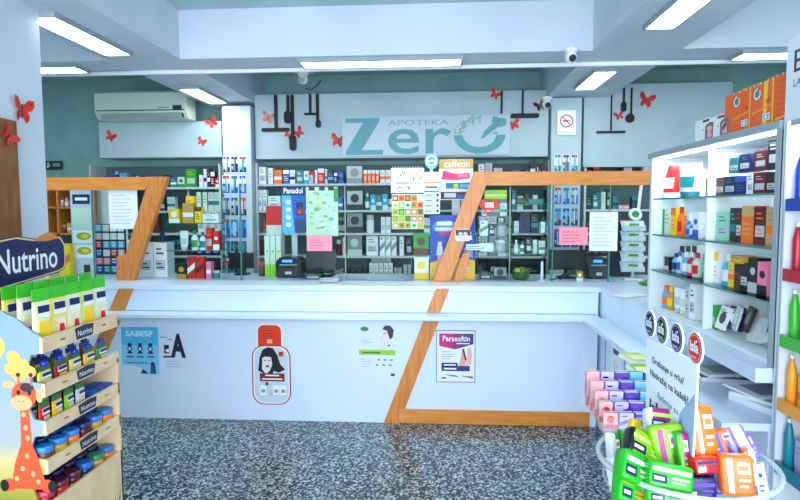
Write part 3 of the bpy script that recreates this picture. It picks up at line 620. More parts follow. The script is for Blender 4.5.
# ------------------------------------------------------------------ COUNTER DISPLAYS, NOTES, DEVICES
NOTE = mat((252,150,170), .6)
def note(b, w, h, y): b.plines(w*.1, w*.8, h*.15, h*.85, y, mat((190,70,90)), 4, .18)
def paper(b, w, h, y): b.plines(w*.12, w*.85, h*.12, h*.92, y, mat((180,190,205)), 9, .2)
card_at('paper_note', 'pink handwritten note taped to the glass above the dark monitor', 'note', 307, 332, 236, 251, YS, NOTE, note, .002)
card_at('paper_note', 'pink note taped to the right glass beside the white sheet', 'note', 559, 588, 227, 245, YS, NOTE, note, .002)
card_at('paper_sheet', 'white printed sheet taped to the right glass beside the pink note', 'paper', 589, 618, 212, 251, YS, mat('white'), paper, .002)
card_at('paper_sheet', 'white printed sheet taped to the left glass', 'paper', 110, 137, 190, 229, YS, mat('white'), paper, .002)
def panadol(b, w, h, y):
    b.prect(0, w, h*.8, h, y, mat('navy')); b.ptext('Panadol', w*.08, w*.92, h*.84, h*.96, y, mat('white'), .03)
    b.pr([(0,0),(w*.55,0),(w*.4,h*.8),(0,h*.8)], y, mat('sky')); b.prect(w*.55, w, 0, h*.3, y, mat((40,70,130)))
    for k in range(4): b.pell(w*.28, h*(.18+.16*k), w*.12, h*.05, y, mat('white'))
    b.prect(w*.62, w*.92, h*.38, h*.66, y, mat('navy')); b.pell(w*.78, h*.46, w*.12, h*.06, y, mat('red'))
def standee(name, label, cat, px0, px1, py0, py1, Y, base, fn, th=.02):
    x0, z0 = P(px0, py1, Y); x1, z1 = P(px1, py0, Y); z0 = max(z0, ZT+.001); w = x1-x0; h = z1-z0; r = empty(name, label, cat, ((x0+x1)/2, Y, ZT))
    b = MB(); b.T = Matrix.Translation((-w/2, 0, z0-ZT)); b.rbox(0, w, -th, 0, 0, h, .03*w, base); 
    fn(b, w, h, -th); b.build('printed_panel', r)
    MB().box(-w*.12, w*.12, 0, .01, .002, z0-ZT+h*.3, mat('silver')).build('support', r)
    MB().box(-w*.4, w*.4, -.03, .05, .0005, .008, mat('silver')).build('base', r)
    return r
standee('painkiller_display', 'blue painkiller advertising display on a white support behind the glass', 'display', 283, 305, 186, 233, 5.19, mat('blue'), panadol)
def brochure(b, w, h, y):
    rr = random.Random(5)
    for k in range(70):
        x, z = rr.random()*w*.86+w*.04, rr.random()*h*.86+h*.04; s = w*(.03+.07*rr.random())
        b.pell(x, z, s, s*.6, y, mat(rr.choice(['white', 'pale', 'mint', 'pale', (170,200,120), (210,215,150), (150,170,150)])), 8)
    for x0 in (.1, .42, .7): b.prect(w*x0, w*(x0+.18), h*.93, h*1.0, y, mat('black'))
    b.prect(w*.88, w, h*.7, h*.98, y, mat('green'))
card_at('brochure_bag', 'clear hanging bag of pale green brochures with dark clips behind glass', 'brochures', 307, 338, 187, 236, 4.80, mat((205,226,205)), brochure, .02)
def calendar(b, w, h, y):
    rr = random.Random(2)
    for k in range(30):
        x, z = rr.random()*w*.9+w*.03, rr.random()*h*.86+h*.04
        if .3*h < z < .5*h: continue
        b.pell(x, z, w*.03, w*.03, y, mat(rr.choice(['orange', 'red', 'gold', 'navy'])), 8)
    b.ptext('candy', w*.55, w*.85, h*.34, h*.46, y, mat('charcoal')); b.prect(w*.14, w*.52, h*.37, h*.43, y, mat('grey'))
def binding(b, w, h): 
    for k in range(11): b.box(w*(.05+.085*k), w*(.05+.085*k)+w*.02, -.012, .004, h-.012, h+.014, mat('silver'))
o = card_at('wall_calendar', 'white spotted spiral calendar hanging behind the glass below the name sign', 'calendar', 391, 424, 168, 193, 4.82, mat('white'), lambda b, w, h, y: (calendar(b, w, h, y), binding(b, w, h)), .01)
def candies(b, w, h, y):
    rr = random.Random(9)
    cs = ['orange', 'red', 'lime', 'white', 'gold', 'cream', 'green', (240,170,90)]
    for i in range(5):
        for j in range(5):
            c = rr.choice(cs); b.prect(w*(.02+.195*i), w*(.2+.195*i), h*(.02+.195*j), h*(.19+.195*j), y, mat(c)); b.pell(w*(.11+.195*i), h*(.1+.195*j), w*.06, h*.05, y, mat(rr.choice(cs)), 10)
card_at('candy_display_card', 'colourful orange and green candy pack card below the spotted calendar', 'display card', 392, 424, 194, 229, 4.82, mat('cream'), candies, .015)
def dots(b, w, h, y):
    for j in range(4): b.prect(w*.05, w*.7, h*(.06+.24*j), h*(.2+.24*j), y, mat((215,222,235))); b.pell(w*.85, h*(.14+.24*j), w*.08, h*.07, y, mat(['maroon', 'red', 'maroon', 'navy'][j])); b.prect(w*.1, w*.5, h*(.12+.24*j), h*(.15+.24*j), y, mat('navy'))
card_at('vitamin_price_board', 'white board with rows of red dots left of gold topped display', 'board', 424, 440, 192, 214, 4.83, mat('white'), dots, .01)
def emblem(b, w, h, y):
    b.prect(w*.15, w*.85, h*.16, h*.24, y, mat('navy')); b.prect(0, w, h*.4, h*.48, y, mat('gold'))
card_at('product_card', 'white card with gold stripe under the round blue emblem', 'card', 423, 440, 172, 191, 4.83, mat('white'), emblem, .01)
x, z = P(431.5, 161, 4.84); b = MB(); b.T = Matrix.Translation((0, 0, 0)); b.prism([(.055*math.cos(2*math.pi*k/24), .055+.065*math.sin(2*math.pi*k/24)) for k in range(24)], -.012, 0, mat((120,190,215)))
b.pell(0, .06, .04, .045, -.012, mat('white')); b.pell(0, .06, .032, .03, -.013, mat((60,150,190))); b.prect(-.04, .04, .05, .065, -.014, mat('white')); b.box(-.012, .012, -.006, 0, -.09, .0, mat('silver'))
tag(b.build('round_emblem', loc=(x, 4.84, P(431, 168, 4.84)[1])), 'round pale blue emblem card standing left of the gold topped display', 'emblem')
def caff(b, w, h, y):
    G = mat((206,166,84)); b.prect(0, w, h*.76, h, y, G); b.ptext('caffetin', w*.15, w*.9, h*.80, h*.96, y, mat('white'), .005)
    b.pr([(w*.08,h*.50),(w*.5,h*.48),(w*.9,h*.52),(w*.9,h*.66),(w*.5,h*.64),(w*.12,h*.72)], y, mat((225,40,110))); b.prect(w*.55, w*.85, h*.55, h*.62, y, mat('pink'))
    b.pr([(w*.2,h*.28),(w*.92,h*.26),(w*.92,h*.42),(w*.2,h*.42)], y, mat((20,110,170))); b.pell(w*.5, h*.34, w*.08, h*.06, y, mat('lime')); b.prect(w*.62, w*.88, h*.30, h*.38, y, mat('sky'))
    b.prect(w*.05, w*.9, h*.02, h*.2, y, mat('charcoal')); b.prect(w*.15, w*.5, h*.06, h*.17, y, mat('silver')); b.prect(w*.55, w*.8, h*.04, h*.12, y, mat('blue'))
standee('headache_tablet_display', 'white display board with gold header and pink and blue pictures', 'display', 439, 473, 159, 200, 5.02, mat('white'), caff)
def fig(b, w, h, y):
    B1 = mat((14,70,180)); b.prect(0, w, h*.28, h, y, B1)
    b.pell(w*.35, h*.82, w*.3, h*.10, y, mat((60,140,225))); b.prect(w*.15, w*.5, h*.84, h*.9, y, mat('white')); b.prect(w*.12, w*.6, h*.76, h*.81, y, mat((200,225,255)));b.prect(w*.2, w*.5, h*.70, h*.74, y, mat('red'))
    b.pr([(0,0),(w,0),(w,h*.30),(w*.5,h*.36),(0,h*.26)], y, mat((248,186,60)))
    for cx, c in ((.22, 'white'), (.45, 'white')):
        b.pell(w*cx, h*.56, w*.05, h*.03, y, mat('skin')); b.pr([(w*(cx-.08),h*.38),(w*(cx+.08),h*.38),(w*(cx+.05),h*.53),(w*(cx-.05),h*.53)], y, mat((200,220,250))); b.prect(w*(cx-.05), w*(cx+.05), h*.28, h*.38, y, mat('rose'))
    b.prect(w*.72, w*.93, h*.62, h*.68, y, mat('white')); b.prect(w*.75, w*.95, h*.34, h*.5, y, mat('sky')); b.plines(w*.55, w*.95, h*.12, h*.24, y, mat('white'), 3); b.prect(w*.62, w*.8, h*.1, h*.2, y, mat('rose'))
standee('children_medicine_display', 'blue and yellow carton display with two figures behind central slanted post', 'display', 430, 475, 215, 281, 4.93, mat((14,70,180)), fig, .05)
row('behind the glass left of the blue and yellow display', Y=4.88, z=P(420, 255, 4.88)[1], items=[R(413,429,233,Bx,'green','brown',1,'green carton with brown round picture')], d=.06)
row('on the counter under the green picture carton', Y=4.88, z=ZT, items=[R(414,429,257,Bx,'white','yellow',1,'white carton with yellow base')], d=.06)
# support shelf for the green carton
def ministand(label, px0, px1, py, Y):
    x0, _ = P(px0, 230, Y); x1, z = P(px1, py, Y); r = empty('acrylic_stand', label, 'stand', ((x0+x1)/2, Y, ZT)); w = (x1-x0)/2
    MB().box(-w, w, -.01, .09, z-ZT-.005, z-ZT-.0005, ACRYL).build('top_plate', r)
    for sx in (-w, w-.004): MB().box(sx, sx+.004, -.01, .09, .001, z-ZT-.005, ACRYL).build('side_plate', r)
ministand('clear acrylic stand holding the green picture carton', 411, 430.5, 255, 4.88)
# neon box and heart sign
x0, z0 = P(485, 196, 4.83); x1, z1 = P(507, 187, 4.83)
b = MB(); carton(x1-x0, z1-z0, .06, mat((190,230,40)), mat((230,250,150)), 0)(b); tag(b.build('carton', loc=((x0+x1)/2, 4.87, zc[0]+.14)), 'neon yellow green flat carton under the right wooden rail', 'carton')
ob = bpy.context.scene.objects[-1]
tag(MB().box(-.09, .09, -.03, .03, 0, .135, ACRYL).build('acrylic_block', loc=((x0+x1)/2, 4.87, zc[0]+.001)), 'clear acrylic riser under the neon yellow green carton', 'stand')
def heart(label):
    x, z = P(489, 215, 4.72); b = MB(); pts = []
    for k in range(24):
        t = 2*math.pi*k/24; pts.append((.0052*16*math.sin(t)**3, .0046*(13*math.cos(t)-5*math.cos(2*t)-2*math.cos(3*t)-math.cos(4*t))+.075))
    pts.reverse(); b.prism(pts, -.006, 0, mat('red')); b.prect(-.03, .04, .06, .10, -.006, mat('white')); b.plines(-.02, .035, .065, .095, -.007, mat('red'), 2); b.prect(-.02, .02, .025, .04, -.006, mat('rose'))
    tag(b.build('heart_sticker', loc=(x, YS+.010, z)), label, 'sticker')
heart('red heart shaped sticker with white label on the glass')
# sign hanging on central post
def tagf(b, w, h, y): b.prect(w*.03, w*.97, h*.45, h*.95, y, mat('charcoal')); b.pell(w*.35, h*.6, w*.14, h*.15, y, mat('silver')); b.pell(w*.65, h*.6, w*.14, h*.15, y, mat('silver')); b.plines(w*.2, w*.8, h*.1, h*.35, y, mat('grey'), 2)
card_at('hanging_card', 'small white card with dark picture hung on the central slanted post', 'card', 455, 471, 229, 241, YS-.045, mat('white'), tagf, .004, .25)
def pricef(b, w, h, y): b.plines(w*.05, w*.8, h*.2, h*.8, y, mat('charcoal'), 2, .3)
card_at('shelf_label', 'long white shelf label right of the central slanted post', 'label', 466, 492, 244, 250, 4.83, mat('white'), pricef, .002)
# devices
def printer(label, px0, px1, pyt, Y):
    x0, _ = P(px0, 260, Y); x1, _ = P(px1, 260, Y); z1 = P(px0, pyt, Y)[1]; w = (x1-x0)/2; h = z1-ZT; r = empty('receipt_printer', label, 'printer', ((x0+x1)/2, Y, ZT+.001))
    b = MB(); pts = [(-w+.01,0),(w-.01,0),(w,.01),(w,h*.8),(w-.03,h),(-w+.03,h),(-w,h*.8),(-w,.01)]; b.prism(pts, 0, .2, mat('black', .3)); b.prism([(-w*.8,h*.1),(w*.8,h*.1),(w*.8,h*.5),(-w*.8,h*.5)], -.012, 0, mat('charcoal', .3)); b.build('housing', r)
    MB().box(-w*.5, w*.3, -.003, 0, h*.78, h*.9, mat((60,120,255), emit=1.5)).build('display_window', r)
    MB().box(-w*.25, w*.25, -.016, -.012, h*.18, h*.32, mat('silver')).build('nameplate', r)
    MB().box(-w*.7, w*.7, -.006, 0, h*.62, h*.68, mat('grey')).build('paper_slot', r)
printer('black receipt printer with blue display below the blue painkiller display', 276, 301, 258, 4.95)
printer('black receipt printer with blue display below the white sheet', 588, 610, 258, 4.95)
def monitor(label, px0, px1, py0, Y, rz=0):
    x0, _ = P(px0, 260, Y); x1, z1 = P(px1, py0, Y); w = (x1-x0)/2; h = z1-ZT; r = empty('monitor', label, 'monitor', ((x0+x1)/2, Y, ZT+.001), rz)
    MB().box(-w, w, 0, .02, h*.3, h, mat('black', .35)).build('housing', r); MB().box(-w+.01, w-.01, .02, .024, h*.33, h-.01, mat('navy', .2)).build('screen', r)
    MB().box(-.02, .02, .0, .03, .01, h*.35, mat('black')).build('neck', r); MB().box(-w*.5, w*.5, -.04, .10, 0, .012, mat('black')).build('foot', r)
monitor('black computer monitor seen from behind under the left pink note', 306, 336, 251, 5.0)
monitor('black computer monitor seen from behind under the right pink note', 549, 586, 250, 5.0)
monitor('dark monitor at the right of the first glass shelves', 229, 253, 253, 5.15)
def scanner(label, px, Y):
    x, _ = P(px, 270, Y); r = empty('barcode_scanner', label, 'scanner', (x, Y, ZT+.001))
    MB().tube([(0,0,.012),(.03,0,.03),(.07,0,.06),(.09,0,.065)], .016, mat('black', .3)).build('handle', r); MB().box(.06, .13, -.03, .03, .045, .085, mat('charcoal', .3)).build('head', r)
    MB().tube([(0,0,.012),(-.04,.01,.006),(-.08,-.02,.006),(-.05,-.05,.006)], .004, mat('black')).build('cable', r)
scanner('black handheld scanner lying under the left pink note monitor', 328, 4.88); scanner('black handheld scanner lying under the right pink note monitor', 559, 4.88)
tag(product('box', 'charcoal', 'grey', .14, .05, .1, (P(314, 275, 4.9)[0], 4.9, ZT), 0, 4), 'low dark card terminal left of the scanner under the pink note', 'card terminal')
tag(product('box', 'gold', 'white', .05, .075, .05, (P(579, 275, 4.86)[0], 4.86, ZT), 0, 1), 'small gold and white box left of the right printer', 'box')
b = MB(); b.lathe([(.01,0),(.075,.005),(.085,.03)], mat('silver'), 18); tag(b.build('coin_dish', loc=(P(330, 279, 4.68)[0], 4.66, ZT+.001)), 'shallow grey coin dish on the worktop before the left pink note', 'dish')
x, _ = P(542, 270, 4.83); r = empty('marker_pole', 'thin white upright pole on the counter right of the green tray', 'pole', (x, 4.83, ZT)); MB().lathe([(.012,.01),(.010,.16)], mat('white')).build('pole', r); MB().lathe([(.035,.001),(.03,.01)], mat('white')).build('base', r)
x, _ = P(522, 275, 4.82)
r = empty('sponge_basket', 'low green basket of round items right of the slanted post', 'basket', (x, 4.9, ZT+.001))
MB().lathe([(.05,0),(.07,.02),(.075,.07)], mat((60,100,50)), 16).build('bowl', r)
for k in range(5): MB().lathe([(.005,.05),(.028,.062),(.03,.08),(.012,.10)], mat(('olive', 'lime', 'green', 'tan', 'olive')[k]), 8, cx=.04*math.cos(k*1.26), cy=.04*math.sin(k*1.26)).build('item', r)
# leaflet tower on the counter, right end
x, _ = P(633, 250, 4.92); r = empty('leaflet_rack', 'white tiered leaflet rack with green leaflets at the right end of the worktop', 'leaflet rack', (x, 4.92, ZT+.001))
MB().tube([(.02,.06,0),(.04,.06,.4),(.075,.06,.80)], .013, mat('white')).build('pole', r); MB().box(-.07, .07, -.03, .09, 0, .012, mat('white')).build('base', r)
for k in range(5):
    zz = .08+.085*k; b = MB(); b.add([(-.10,-.02,zz),(.09,-.02,zz),(.09,.03,zz+.07),(-.10,.03,zz+.07)], [(0,1,2,3),(3,2,1,0)], mat('white')); b.box(-.10, .09, -.03, -.02, zz-.012, zz+.03, mat('silver')); b.build('tray', r)
    b = MB(); b.T = Matrix.Translation((0, 0, 0)); b.add([(-.08,-.028,zz+.01),(.07,-.028,zz+.01),(.07,.01,zz+.062),(-.08,.01,zz+.062)], [(0,1,2,3)], mat('white'))
    b.add([(-.06,-.0285,zz+.015),(.02,-.0285,zz+.012),(.05,-.004,zz+.045),(-.03,-.004,zz+.05)], [(0,1,2,3)], mat((90,160,60))); b.build('leaflets', r)
b = MB(); b.lathe([(.052,0),(.055,.01),(.045,.014)], mat('white'), 20); b.lathe([(.03,.014),(.028,.02)], mat((70,150,50)), 12); b.build('round_badge', r, loc=(0, -.03, .54), rot=(math.radians(70), 0, 0))
b = MB(); b.lathe([(.07,0),(.09,.02),(.06,.03),(.02,.05)], mat((40,140,40)), 9); tag(b.build('green_cloth', loc=(x+.02, 4.56, ZT+.001)), 'crumpled bright green cloth at the foot of the tiered leaflet rack', 'cloth')
row('standing behind the tiered leaflet rack', Y=5.12, z=ZT, items=[R(612,632,222,Bx,'charcoal','navy',3,'tall dark cabinet box'),], d=.15)
tag(MB().box(-.16, .16, -.06, .06, 0, .004, mat('silver')).box(-.12, .1, -.05, .05, .004, .008, mat('white')).build('document_tray', loc=(1.32, 4.0, ZT+.001), rz=.5), 'flat white papers on the worktop corner before the product cabinet', 'papers')
# ------------------------------------------------------------------ far left behind the glass
def loc_at(px, Y): return P(px, 230, Y)[0]
x0, x1 = loc_at(47, 5.5), loc_at(79, 5.5); zt = P(50, 182, 5.5)[1]; zm = P(50, 235, 5.5)[1]
r = empty('wooden_wall_cabinet', 'open honey wood cabinet with glass items at the far left', 'cabinet', ((x0+x1)/2, 5.5, 0)); w = (x1-x0)/2
for a, bb in ((-w, -w+.02), (-w*.35, -w*.35+.02), (w-.02, w)): MB().box(a, bb, 0, .3, zm, zt, WOOD).build('side_board', r)
for zz in (zm, (zm+zt)/2, zt-.02): MB().box(-w, w, 0, .3, zz, zz+.02, WOOD).build('shelf_board', r)
MB().box(-w, w, .3, .32, zm, zt, BROWN).build('back_panel', r); MB().box(-w, w, .02, .3, .0, zm, mat('charcoal')).build('base_cabinet', r)
row('in the open wooden cabinet upper shelf', Y=5.55, z=(zm+zt)/2+.02, items=[R(60,64,200,'jar','silver','white'), R(65,69,198,'btl','silver','white'), R(70,75,201,'jar','pale','silver')], d=.06)
row('in the open wooden cabinet lower shelf', Y=5.55, z=zm+.02, items=[R(60,66,225,'jar','brown','gold'), R(67,74,223,Bx,'tan','white',0)], d=.06)
tag(product('box', 'yellow', 'orange', .10, .30, .06, (loc_at(71, 4.95)-.02, 4.90, ZT), 0, 5), 'yellow carton standing behind the baby food stand header', 'carton')
def strip(b, w, h, y):
    b.prect(w*.1, w*.9, h*.84, h*.95, y, mat('navy')); b.prect(w*.22, w*.78, h*.88, h*.915, y, mat('white')); b.prect(w*.06, w*.94, h*.55, h*.8, y, mat('pale'))
    for zc_ in (.47, .3): b.prect(w*.04, w*.96, h*(zc_-.08), h*(zc_+.07), y, mat('white')); b.pell(w*.55, h*zc_, w*.34, h*.045, y, mat((150,170,60))); b.pell(w*.6, h*zc_, w*.18, h*.025, y, mat('yellow'))
    b.prect(w*.5, w*.8, h*.04, h*.14, y, mat('charcoal'))
standee('tall_brochure_display', 'tall pale brochure display with two round food pictures behind left glass', 'display', 75, 93, 190, 279, 4.98, mat((196,200,222)), strip)
# hook rack with coloured packs
r = empty('pacifier_rack', 'dark hook rack of small coloured baby packs behind the left glass', 'rack', (loc_at(108, 5.2), 5.22, ZT)); xa, xb = loc_at(93, 5.2), loc_at(123, 5.2); w = (xb-xa)/2; hh = P(100, 224, 5.2)[1]-ZT
MB().box(-w, w, .01, .03, .001, hh, mat('charcoal')).build('back_board', r); MB().box(-w, w, -.02, .08, 0, .01, mat('black')).build('base', r)
cs = [('sky','pale','white','white'), ('rose','white','pale','white'), ('red','sky','cyan','sky'), ('blue','white','red','rose'), ('pink','rose','blue','pink'), ('blue','cyan','sky','navy')]
names = ['top', 'second', 'third', 'fourth', 'fifth', 'lowest']
for j in range(6):
    for i in range(4):
        c = cs[j][i]; x = -w+(i+.5)*2*w/4; z = hh-(j+1)*hh/6+.008; s = hh/6*.8; b = MB(); b.rbox(-w/4*.86, w/4*.86, -.004, 0, 0, s, .006, mat(c)); b.pell(0, s*.4, w*.12, s*.2, -.004, mat('white')); b.pell(0, s*.42, w*.06, s*.1, -.005, mat(c)); b.prect(-w*.15, w*.15, s*.75, s*.9, -.004, mat('white'))
        o = b.build('pacifier_pack', loc=(loc_at(108, 5.2)+x, 5.226, ZT+z)); tag(o, '%s pacifier pack in the %s row of the dark hook rack, column %s from left' % (c, names[j], ('first', 'second', 'third', 'fourth')[i]), 'pack', 'pacifier packs on the dark hook rack')
row('behind the left glass', Y=5.17, z=ZT, items=[*runs(126,136,1,240,Bx,'white','black',5,'white box with black slash')], d=.1)
tag(MB().box(0, loc_at(126, 5.9)-loc_at(92, 5.9), -.01, 0, 0, P(92,190,5.9)[1], mat((225,238,245))).build('bright_area_panel', loc=(loc_at(92, 5.9), 5.94, .001)), 'white panel standing in for the bright area behind the left glass', 'board')  # added panel, stands in for a bright window-like area of the back wall
# ------------------------------------------------------------------ POSTERS ON THE COUNTER FRONT
def sab(b, w, h, y):
    b.prect(0, w, h*.62, h, y, mat((80,190,240))); b.prect(0, w, h*.2, h*.62, y, mat((130,208,245)))
    b.ptext('SABESP', w*.12, w*.86, h*.80, h*.92, y, mat('white'), .02)
    for cx in (.22, .5, .78):
        b.pell(w*cx, h*.62, w*.06, h*.045, y, mat('navy'), 10); b.pell(w*cx, h*.54, w*.075, h*.06, y, mat((60,110,170)), 10); b.pell(w*cx, h*.54, w*.03, h*.03, y, mat('white'), 8)
        b.pr([(w*(cx-.09),h*.44),(w*(cx+.09),h*.44),(w*(cx+.02),h*.5),(w*(cx-.02),h*.5)], y, mat('navy')); b.prect(w*(cx-.1), w*(cx+.1), h*.36, h*.385, y, mat('navy'))
    b.prect(w*.12, w*.7, h*.235, h*.255, y, mat('blue'))
    b.pell(w*.83, h*.22, w*.06, h*.05, y, mat((20,50,110)), 10); b.pr([(w*.76,h*.02),(w*.92,h*.02),(w*.9,h*.2),(w*.78,h*.2)], y, mat((40,80,150))); b.pr([(w*.5,h*.02),(w*.72,h*.02),(w*.55,h*.12)], y, mat('navy'))
x0, z0 = P(123, 374, YP); x1, z1 = P(158, 327, YP); w = x1-x0; h = z1-z0
b = MB(); b.prism([(0,h*.26),(w*.5,h*.14),(w*.7,0),(w,0),(w,h),(0,h)], -.003, 0, mat((150,214,245))); 
b2 = sab(b, w, h, -.003); tag(b.build('poster', loc=(x0, YP-.001, z0)), 'light blue poster with white lettering and small figures at the left of the counter', 'poster')
def lett(b, w, h, y):
    b.ptext('A', w*.42, w*.98, h*.30, h*.98, y, mat((16,26,60)), .05); b.prect(w*.18, w*.36, h*.42, h*.66, y, mat('black')); b.prect(w*.14, w*.44, h*.30, h*.35, y, mat('black')); b.pell(w*.3, h*.5, w*.07, h*.05, y, mat('white'))
    b.prect(w*.02, w*.28, h*.86, h*.89, y, mat('grey')); b.prect(w*.3, w*.5, h*.80, h*.83, y, mat('grey')); b.plines(w*.2, w*.95, h*.02, h*.26, y, mat((150,160,200)), 3, .15)
card_at('poster', 'white sheet with big navy letter A and a dark bottle on the counter', 'poster', 160, 186, 333, 368, YP-.001, mat((214,226,246)), lett, .002)
# shampoo shaped poster
x0, z0 = P(253, 404, YP); x1, z1 = P(290, 324, YP); w = x1-x0; h = z1-z0; b = MB()
def rr(cx0, cx1, cz0, cz1, r, n=6):
    pts = []
    for cx, cz, a in ((cx1-r, cz1-r, 0), (cx0+r, cz1-r, 90), (cx0+r, cz0+r, 180), (cx1-r, cz0+r, 270)):
        for k in range(n+1): t = math.radians(a+90*k/n); pts.append((cx+r*math.cos(t), cz+r*math.sin(t)))
    return pts
b.prism(rr(w*.14, w*.80, h*.60, h, w*.16), -.003, 0, mat('white')); b.pr(rr(w*.17, w*.77, h*.60, h*.985, w*.15), -.003, mat((222,50,24)))
b.plines(w*.28, w*.66, h*.84, h*.94, -.003, mat((150,20,20)), 3, .2); b.pr(rr(w*.40, w*.54, h*.76, h*.81, w*.02), -.003, mat((250,170,130)))
b.T = Matrix.Translation((0, -.003, 0)); b.prism(rr(0, w, 0, h*.735, w*.30), -.001, 0, mat((190,26,30))); b.pr(rr(w*.03, w*.97, h*.012, h*.723, w*.28), -.001, mat('white')); b.pr(rr(w*.06, w*.94, h*.025, h*.71, w*.26), -.001, mat((196,214,230)))
# portrait: dark haired woman, plain
b.pr([(w*.16,h*.42),(w*.20,h*.58),(w*.28,h*.68),(w*.42,h*.715),(w*.56,h*.70),(w*.66,h*.62),(w*.74,h*.50),(w*.86,h*.44),(w*.70,h*.40),(w*.56,h*.42),(w*.52,h*.36),(w*.36,h*.36),(w*.26,h*.40)], -.001, mat('black'))
b.pr([(w*.26,h*.44),(w*.27,h*.58),(w*.36,h*.60),(w*.50,h*.59),(w*.53,h*.50),(w*.46,h*.42),(w*.36,h*.38)], -.001, mat((226,224,226))); b.prect(w*.29, w*.50, h*.595, h*.65, -.001, mat('black'))
b.prect(w*.31, w*.37, h*.545, h*.555, -.001, mat('black')); b.prect(w*.42, w*.48, h*.545, h*.555, -.001, mat('black')); b.prect(w*.36, w*.45, h*.465, h*.492, -.001, mat((150,60,60)))
b.prect(w*.70, w*.82, h*.60, h*.66, -.001, mat('red')); b.prect(w*.20, w*.84, h*.29, h*.39, -.001, mat((130,30,30))); b.prect(w*.34, w*.7, h*.355, h*.372, -.001, mat('white')); b.prect(w*.26, w*.78, h*.31, h*.327, -.001, mat('white'))
for cx in (.28, .62, .80): b.prect(w*(cx-.08), w*(cx+.08), h*.12, h*.24, -.001, mat('white')); b.prect(w*(cx-.05), w*(cx+.05), h*.15, h*.19, -.001, mat('grey'))
b.prect(w*.34, w*.42, h*.24, h*.28, -.001, mat((130,30,30))); b.pell(w*.48, h*.14, w*.05, h*.04, -.001, mat('silver'))
tag(b.build('poster', loc=(x0, YP-.001, z0)), 'red bordered bottle shaped poster with a dark haired woman on the counter front', 'poster')
def grn(b, w, h, y):
    b.pell(w*.17, h*.93, w*.11, h*.045, y, mat((30,130,60))); b.prect(w*.02, w*.98, h*.43, h*.53, y, mat((140,205,50))); b.plines(w*.1, w*.88, h*.45, h*.51, y, mat((60,110,30)), 1, .5)
    b.pr([(w*.60,h*.56),(w*.82,h*.56),(w*.84,h*.72),(w*.80,h*.90),(w*.66,h*.93),(w*.60,h*.80),(w*.55,h*.76),(w*.62,h*.70)], y, mat((226,216,222))); b.pr([(w*.64,h*.93),(w*.70,h*.99),(w*.84,h*1.0),(w*.94,h*.92),(w*.92,h*.78),(w*.84,h*.73),(w*.80,h*.82),(w*.76,h*.90)], y, mat('black'))
    b.prect(w*.68, w*.74, h*.84, h*.855, y, mat('black')); b.prect(w*.60, w*.66, h*.755, h*.765, y, mat((200,110,120)))
    b.plines(w*.1, w*.42, h*.66, h*.74, y, mat('grey'), 2, .25); b.plines(w*.1, w*.4, h*.2, h*.38, y, mat('grey'), 4, .15)
    for k in range(3):
        for j in range(2): b.pell(w*(.5+.17*k+.04*j), h*(.24+.10*j), w*.04, h*.016, y, mat((40,110,80)), 8)
    b.prect(w*.86, w*.96, h*.03, h*.08, y, mat('charcoal')); b.prect(w*.78, w*.84, h*.60, h*.63, y, mat('black'))
card_at('poster', 'white skin care poster with dark haired profile and lime green stripe', 'poster', 358.5, 396, 325.5, 377, YP-.001, mat((214,226,246)), grn, .002)
def para(b, w, h, y):
    b.prect(w*.02, w*.98, h*.015, h*.985, y, mat((225,235,248)))
    b.pr([(w*.08,h*.70),(w*.5,h*.64),(w*.95,h*.74),(w*.95,h*.94),(w*.08,h*.94)], y, mat((60,40,130))); b.pr([(w*.08,h*.70),(w*.45,h*.64),(w*.50,h*.94),(w*.08,h*.94)], y, mat((200,20,110))); b.pr([(w*.40,h*.645),(w*.6,h*.66),(w*.72,h*.94),(w*.45,h*.94)], y, mat((130,30,120)))
    b.ptext('Parasoftin', w*.17, w*.86, h*.79, h*.90, y, mat('white'), .015); b.prect(w*.52, w*.85, h*.74, h*.76, y, mat('white'))
    b.plines(w*.15, w*.5, h*.44, h*.62, y, mat((70,80,120)), 4, .2)
    b.pr([(w*.58,h*.32),(w*.72,h*.30),(w*.78,h*.45),(w*.72,h*.66),(w*.66,h*.64),(w*.64,h*.5)], y, mat((222,160,150))); b.pr([(w*.74,h*.30),(w*.90,h*.36),(w*.92,h*.56),(w*.88,h*.68),(w*.80,h*.66),(w*.80,h*.5)], y, mat((235,180,165))); b.pr([(w*.66,h*.64),(w*.70,h*.66),(w*.78,h*.44),(w*.74,h*.42)], y, mat((60,30,40)))
    b.prect(w*.14, w*.86, h*.22, h*.32, y, mat((50,36,120))); b.prect(w*.14, w*.55, h*.22, h*.38, y, mat((40,26,100))); b.prect(w*.2, w*.5, h*.325, h*.35, y, mat('white')); b.prect(w*.2, w*.52, h*.25, h*.28, y, mat('white'))
    b.pr([(w*.2,h*.16),(w*.5,h*.14),(w*.6,h*.10),(w*.4,h*.12)], y, mat((30,120,90))); b.pr([(w*.6,h*.13),(w*.94,h*.12),(w*.94,h*.08)], y, mat((120,30,70))); b.prect(w*.14, w*.26, h*.07, h*.10, y, mat('black'))
card_at('poster', 'framed foot cream poster with magenta and purple header right of central stripe', 'poster', 436, 475.5, 330.5, 382, YP-.001, mat((90,110,150)), para, .004)
# poster on the wing
def wingp(b, w, h, y): b.prect(w*.1, w*.85, h*.70, h*.82, y, mat('navy')); b.prect(w*.2, w*.8, h*.46, h*.58, y, mat('navy')); b.plines(w*.2, w*.8, h*.1, h*.35, y, mat('grey'), 3, .2)
ya, za_ = PX(611, 385, XWF); yb, zb_ = PX(622, 350, XWF); w = ya-yb; h = .30; b = MB(); b.box(0, w, -.003, 0, 0, h, mat('white')); wingp(b, w, h, -.003)
tag(b.build('poster', loc=(XWF-.001, ya, .53), rz=-H), 'white sheet with navy words on the side of the right wing', 'poster')
